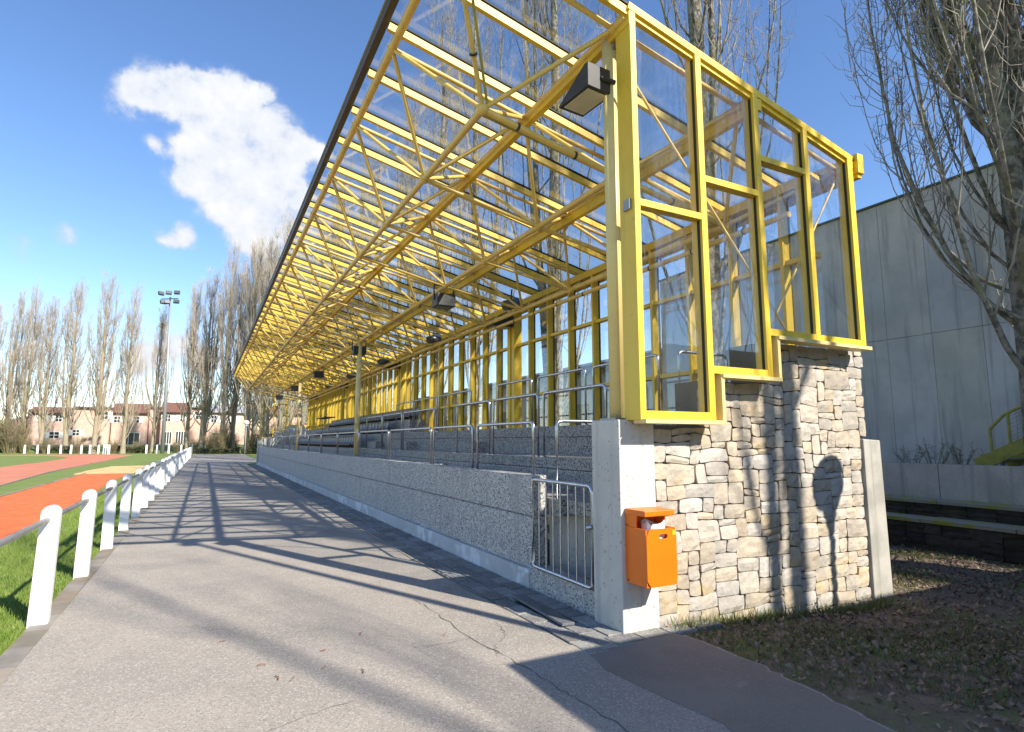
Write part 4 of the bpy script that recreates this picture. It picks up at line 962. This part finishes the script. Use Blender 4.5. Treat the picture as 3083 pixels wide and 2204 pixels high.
# shrubs and hedges
def bush(name, seed, n, rad, h_, tw, mat, up=0.75):
    g = np.random.default_rng(seed); k = 5; s = np.linspace(0, 1, k)[None]
    a = g.uniform(0, 6.28, n); r_ = rad*np.sqrt(g.random(n)); L = h_*g.uniform(.5, 1.0, n)
    P = np.stack([(np.cos(a)*r_*.35)[:, None]+np.cos(a)[:, None]*rad*.65*s**.8*g.uniform(.3, 1, n)[:, None], (np.sin(a)*r_*.35)[:, None]+np.sin(a)[:, None]*rad*.65*s**.8*g.uniform(.3, 1, n)[:, None], L[:, None]*s**up], -1)
    P[:, 1:] += np.cumsum(g.normal(0, .05*h_/2, (n, k-1, 3)), 1); V1, F1 = tubes(P, tw*(1.3-.8*np.broadcast_to(s, (n, k))), 4)
    m = 7; sub = g.uniform(.2, 1, (n, m)); p = rows_interp(P, sub).reshape(-1, 3); d = g.normal(0, 1, (n*m, 3)); d[:, 2] = np.abs(d[:, 2])*.9; d *= (h_*g.uniform(.08, .22, n*m)/np.linalg.norm(d, axis=1))[:, None]
    P2 = np.stack([p, p+d*.55+g.normal(0, .02, d.shape), p+d], 1); V2, F2 = tubes(P2, np.broadcast_to(tw*np.array([[.8, .6, .3]]), (n*m, 3)), 3)
    return fast_mesh(name, np.concatenate([V1, V2]), np.concatenate([F1, F2+len(V1)]), mat)
bushes = [bush('shrub%d' % k, 60+k, 130, 1.5, 3.4, 0.016, 'shrub_twig') for k in range(3)]
def hedge_mesh(seed, L, D, Hh, n):
    g = np.random.default_rng(seed); c = np.stack([g.uniform(-L/2, L/2, n), g.uniform(-D/2, D/2, n), Hh*g.random(n)**.6], -1); c[:, 2] *= 0.8+.4*vnoise(c[:, 0]*1.3+seed, c[:, 1])
    d1 = g.normal(0, 1, (n, 3)); d1 /= np.linalg.norm(d1, axis=1)[:, None]; d2 = np.cross(d1, g.normal(0, 1, (n, 3))); d2 /= np.linalg.norm(d2, axis=1)[:, None]; s = g.uniform(.05, .12, n)[:, None]
    V = np.stack([c-d1*s, c+d2*s*.6, c+d1*s, c-d2*s*.6], 1).reshape(-1, 3); F = np.arange(4*n).reshape(n, 4); return fast_mesh('hedge_leaves', V, F, 'hedge_leaf')
sh = [(-31, 103, 1.25), (-27.5, 101.5, 1.3), (-24.8, 99.8, 1.5), (-22.6, 99.2, 1.35), (-21, 98.6, .7), (-18.6, 97.5, .6), (-15.2, 96.6, .65), (-11.0, 95.6, .55), (-8.2, 95.6, .5), (-3.4, 95.8, .55), (-1.2, 94.5, .6), (2.1, 88.4, 1.15), (0.9, 89.6, .9), (5.6, 84.0, 1.0), (7.6, 81.5, 1.25), (3.4, 91.5, .8), (9.6, 78, 1.2), (9.2, 50, .9), (8.6, 58, 1.0), (7.6, 64, .9), (10.8, 72, 1.2)]
for i, (x, y, s) in enumerate(sh):
    o = tag(link('shrub', bushes[i % 3], None, (x, y, float(gz(x, y))), (0, 0, i*1.1), (s, s, s)), f'{ORD[i] if i < 20 else "last"} bare olive-brown shrub from the left below the far poplars', 'shrub', 'shrubs below the far poplars')
    o['label'] = f'{(ORD + ["twenty-first"])[i]} bare olive-brown shrub from the left below the far poplars'
for i, (x, y, L, rz, Hh) in enumerate(((-26, 102.6, 9, -28, 1.2), (-16.2, 97.8, 8, -28, .95), (-9.0, 95.6, 4.5, -20, .9), (1.2, 87.0, 6, -8, .75), (6.2, 83.0, 4, -10, .7))):
    tag(link('hedge', hedge_mesh(80+i, L, 1.0, Hh, 2600), None, (x, y, float(gz(x, y))), (0, 0, R(rz))), f'{ORD[i]} low dark hedge from the left at the foot of the far poplars', 'hedge', 'hedges at the field edge')
# dry stems sprouting on the ledge below the hall
dry = bush('dry_stems', 91, 16, 0.35, 0.5, 0.004, 'shrub_twig')
for i, (x, y) in enumerate(((12.5, 6.3), (12.6, 5.9), (12.4, 6.7), (12.5, 5.3))):
    tag(link('dry_plant', dry, None, (x, y, 1.165), (0, 0, i*1.7), (1, 1, 1.0 - .12*i)), f'{ORD[i]} tuft of thin dry stems from the stair on the ledge below the sports hall', 'plant', 'dry plants on the ledge')

# ------------------------------------------------------------------ pink houses behind the trees
def house(label, x0, x1, yf, depth, base, eave, ridge, roofm, wins, doors=(), mono=False):
    t = thing('row_house', label, 'house')
    MB().box(x0, x1, yf, yf+depth, -.2, eave).obj('wall', 'render_pink', t)
    if mono: MB().prism([(yf-.35, eave), (yf+depth, eave), (yf+depth, ridge), (yf-.35, eave+.18)], 'x', x0-.15, x1+.15).obj('roof', roofm, t)
    else: MB().prism([(yf-.35, eave-.06), (yf+depth+.3, eave-.06), (yf+depth+.3, eave+.05), (yf+depth/2, ridge), (yf-.35, eave+.06)], 'x', x0-.15, x1+.15).obj('roof', roofm, t)
    bar('gutter', x0-.1, x1+.1, yf-.45, yf-.34, eave-.08, eave+.04, 'lamp_black', t)
    for (wx, wz, ww, wh, sh_) in wins:
        w_ = bar('window', wx-ww/2, wx+ww/2, yf-.02, yf+.05, wz-wh/2, wz+wh/2, 'window_dark', t)
        for (a, b_, c_, d_) in ((-ww/2-.06, -ww/2+.04, -wh/2, wh/2), (ww/2-.04, ww/2+.06, -wh/2, wh/2), (-.035, .035, -wh/2, wh/2)): bar('frame', wx+a, wx+b_, yf-.06, yf-.021, wz+c_, wz+d_, 'white_wood', t)
        for zz in (-wh/2-.06, -.03, wh/2): bar('frame', wx-ww/2, wx+ww/2, yf-.055, yf-.022, wz+zz, wz+zz+.07, 'white_wood', t)
        if sh_:
            for s_ in (-1, 1): bar('shutter', wx+s_*(ww/2+.07) - (0.55 if s_ < 0 else 0), wx+s_*(ww/2+.07) + (0.55 if s_ > 0 else 0), yf-.09, yf-.03, wz-wh/2, wz+wh/2, 'white_wood', t)
    for (dx0, dx1, dz0, dz1, n) in doors:
        d_ = bar('door', dx0, dx1, yf-.02, yf+.05, dz0, dz1, 'window_dark', t)
        for q in range(n+1): xx = dx0+(dx1-dx0)*q/n; bar('frame', xx-.05, xx+.05, yf-.07, yf-.021, dz0, dz1, 'white_wood', t)
        for zz in (dz0, dz1-.1): bar('frame', dx0, dx1, yf-.065, yf-.022, zz, zz+.1, 'white_wood', t)
    return t
house('pink house unit with brown roof half hidden by the left poplars', -25.2, -19.2, 118, 8, 0.9, 6.1, 7.3, 'roof_tile', [(-21.2, 5.3, .9, 1.0, True), (-23.2, 5.3, .9, 1.0, True), (-21.6, 2.6, 1.3, 1.0, True)])
house('tall pink house unit with flat top and one upper window beside the brown roof', -19.1, -14.2, 117, 9, 0.9, 7.1, 7.4, 'roof_grey', [(-14.95, 5.85, .95, 1.2, True), (-18.6, 3.0, .9, .9, True)], mono=True)
house('pink house unit with brown roof, shuttered windows and wide patio door', -14.05, -8.9, 118, 8, 0.9, 6.35, 8.2, 'roof_tile', [(-10.6, 5.25, .95, 1.0, True), (-13.3, 5.25, .95, 1.0, True)], [(-12.3, -9.9, 1.0, 3.1, 3)])
house('narrow pink link house with white fascia between two brown roofs', -8.8, -7.1, 119.5, 7, 0.9, 7.5, 7.9, 'roof_grey', [(-8.0, 6.0, .7, 1.3, False)], mono=True)
house('pink house unit with red-brown roof and white gridded french doors', -7.0, -2.7, 118, 8, 0.9, 6.6, 8.6, 'roof_tile', [(-5.95, 5.6, .8, 1.1, True), (-3.7, 5.65, .8, 1.1, True)], [(-6.3, -5.2, 1.1, 3.3, 3), (-4.6, -3.0, 1.1, 3.4, 4)])
house('recessed pink house unit with dark window behind the middle poplars', -2.6, 0.0, 119.5, 7, 0.9, 7.6, 8.0, 'roof_grey', [(-1.2, 6.2, 1.1, 1.3, True)], mono=True)
house('pink house unit with pale grey roof behind the path end', 0.1, 6.8, 118, 8, 0.9, 6.7, 8.3, 'roof_grey', [(1.2, 5.6, .9, 1.2, True), (4.4, 5.6, .9, 1.2, True)], [(1.0, 2.3, 1.1, 3.2, 2)])
house('last pink house unit to the right, seen between trunks beside the stand', 6.9, 16.5, 119, 8, 0.9, 6.6, 8.4, 'roof_tile', [(9, 5.4, 1, 1.1, True), (13, 5.4, 1, 1.1, True)], [(9.5, 11.5, 1.1, 3.2, 3)])
lt = thing('garden_shed', 'low pink lean-to wall at the left end of the house row', 'shed')
MB().prism([(-30.5, 0.6), (-25.3, 0.6), (-25.3, 5.6), (-27.0, 5.0), (-30.5, 1.8)], 'y', 117.0, 121).obj('wall', 'render_pink', lt)
# wooded slope behind the houses
g = np.random.default_rng(5)
for i, (x, y, s) in enumerate(((-34, 125, 1.9), (-6, 131, 2.6), (0, 133, 2.8), (6, 132, 3.2), (12, 130, 3.4), (18, 128, 3.4), (24, 124, 3.2), (30, 118, 3.2))):
    tag(link('bare_tree', bushes[i % 3], None, (x, y, 0), (0, 0, i), (s*1.1, s*1.1, s)), f'{ORD[i]} round-headed bare tree from the left behind the pink houses', 'tree', 'trees behind the houses')

# ------------------------------------------------------------------ grass, leaf litter, twigs
def blades(name, pts, hmin, hmax, w, mat, seed):
    g = np.random.default_rng(seed); n = len(pts); a = g.uniform(0, 6.28, n); h_ = g.uniform(hmin, hmax, n); lean = g.normal(0, .35, (n, 2))*h_[:, None]
    z = pts[:, 2]; ca, sa = np.cos(a)*w, np.sin(a)*w
    V = np.stack([np.stack([pts[:, 0]-ca, pts[:, 1]-sa, z], -1), np.stack([pts[:, 0]+ca, pts[:, 1]+sa, z], -1), np.stack([pts[:, 0]+lean[:, 0], pts[:, 1]+lean[:, 1], z+h_], -1)], 1).reshape(-1, 3)
    return tag(link(name, fast_mesh(name, V, np.arange(3*n).reshape(n, 3), mat)), kind='stuff')
g = np.random.default_rng(3)
n = 70000; px = -1.33 - (g.random(n)**1.3)*1.5; py = 4.0 + (g.random(n)**1.7)*22
blades('grass', np.stack([px, py, np.full(n, -.03)], -1), 0.03, 0.085, 0.005, 'grass_blade', 1)
n = 44000; px = 3.8 + g.random(n)*7.0; py = -0.5 + g.random(n)*7.5
keep = (vnoise(px*1.3+9, py*1.3) > 0.42) & ~((py > 4.2) & (px < 7.3)); px, py = px[keep], py[keep]
blades('grass', np.stack([px, py, gz(px, py)-.005], -1), 0.03, 0.10, 0.005, 'grass_blade_dull', 2)
def edge_pts(n, x0, x1, y0, y1): x = g.uniform(x0, x1, n); y = g.uniform(y0, y1, n); return np.stack([x, y, gz(x, y)-.01], -1)
blades('grass', edge_pts(1500, 3.75, 6.9, 4.05, 4.2), 0.04, 0.17, 0.005, 'grass_blade_dull', 3)
n = 36000; lx = 3.75 + g.random(n)*7.3; ly = -1.5 + g.random(n)*12
dens = np.clip(.35 + .9*vnoise(lx*.9, ly*.9+4) - .35*(lx < 4.6), 0.05, 1); keep = (g.random(n) < dens) & ~((ly > 4.18) & (lx < 7.3)); lx, ly = lx[keep], ly[keep]; n = len(lx)
lz = gz(lx, ly) + g.uniform(.006, .035, n); a = g.uniform(0, 6.28, n); s = g.uniform(.012, .030, n); tilt = g.normal(0, .45, (n, 2))
d1 = np.stack([np.cos(a)*s, np.sin(a)*s, tilt[:, 0]*s], -1); d2 = np.stack([-np.sin(a)*s*.62, np.cos(a)*s*.62, tilt[:, 1]*s], -1); c = np.stack([lx, ly, lz], -1)
V = np.stack([c-d1, c-d2*1.0+np.array([0, 0, .006]), c+d1, c+d2+np.array([0, 0, .006])], 1).reshape(-1, 3)
tag(link('leaf_litter', fast_mesh('leaf_litter', V, np.arange(4*n).reshape(n, 4), 'leaf_litter')), kind='stuff')
tw = MB(); r_ = random.Random(8)
for (x, y) in ((0.55, 4.55), (0.62, 4.50), (0.85, 4.62), (0.9, 5.0), (1.3, 5.3), (0.5, 4.9), (1.1, 4.4), (1.9, 4.9), (0.2, 5.6)):
    a = r_.uniform(0, 6.28); L_ = r_.uniform(.04, .09); tw.tube([(x, y, .008), (x+math.cos(a)*L_/2, y+math.sin(a)*L_/2, .012), (x+math.cos(a+.3)*L_, y+math.sin(a+.3)*L_, .008)], 0.0035, 5)
pm('twig_red', (0.24, 0.12, 0.065), 0.9); tag(tw.obj('twig_litter', 'twig_red'), kind='stuff')
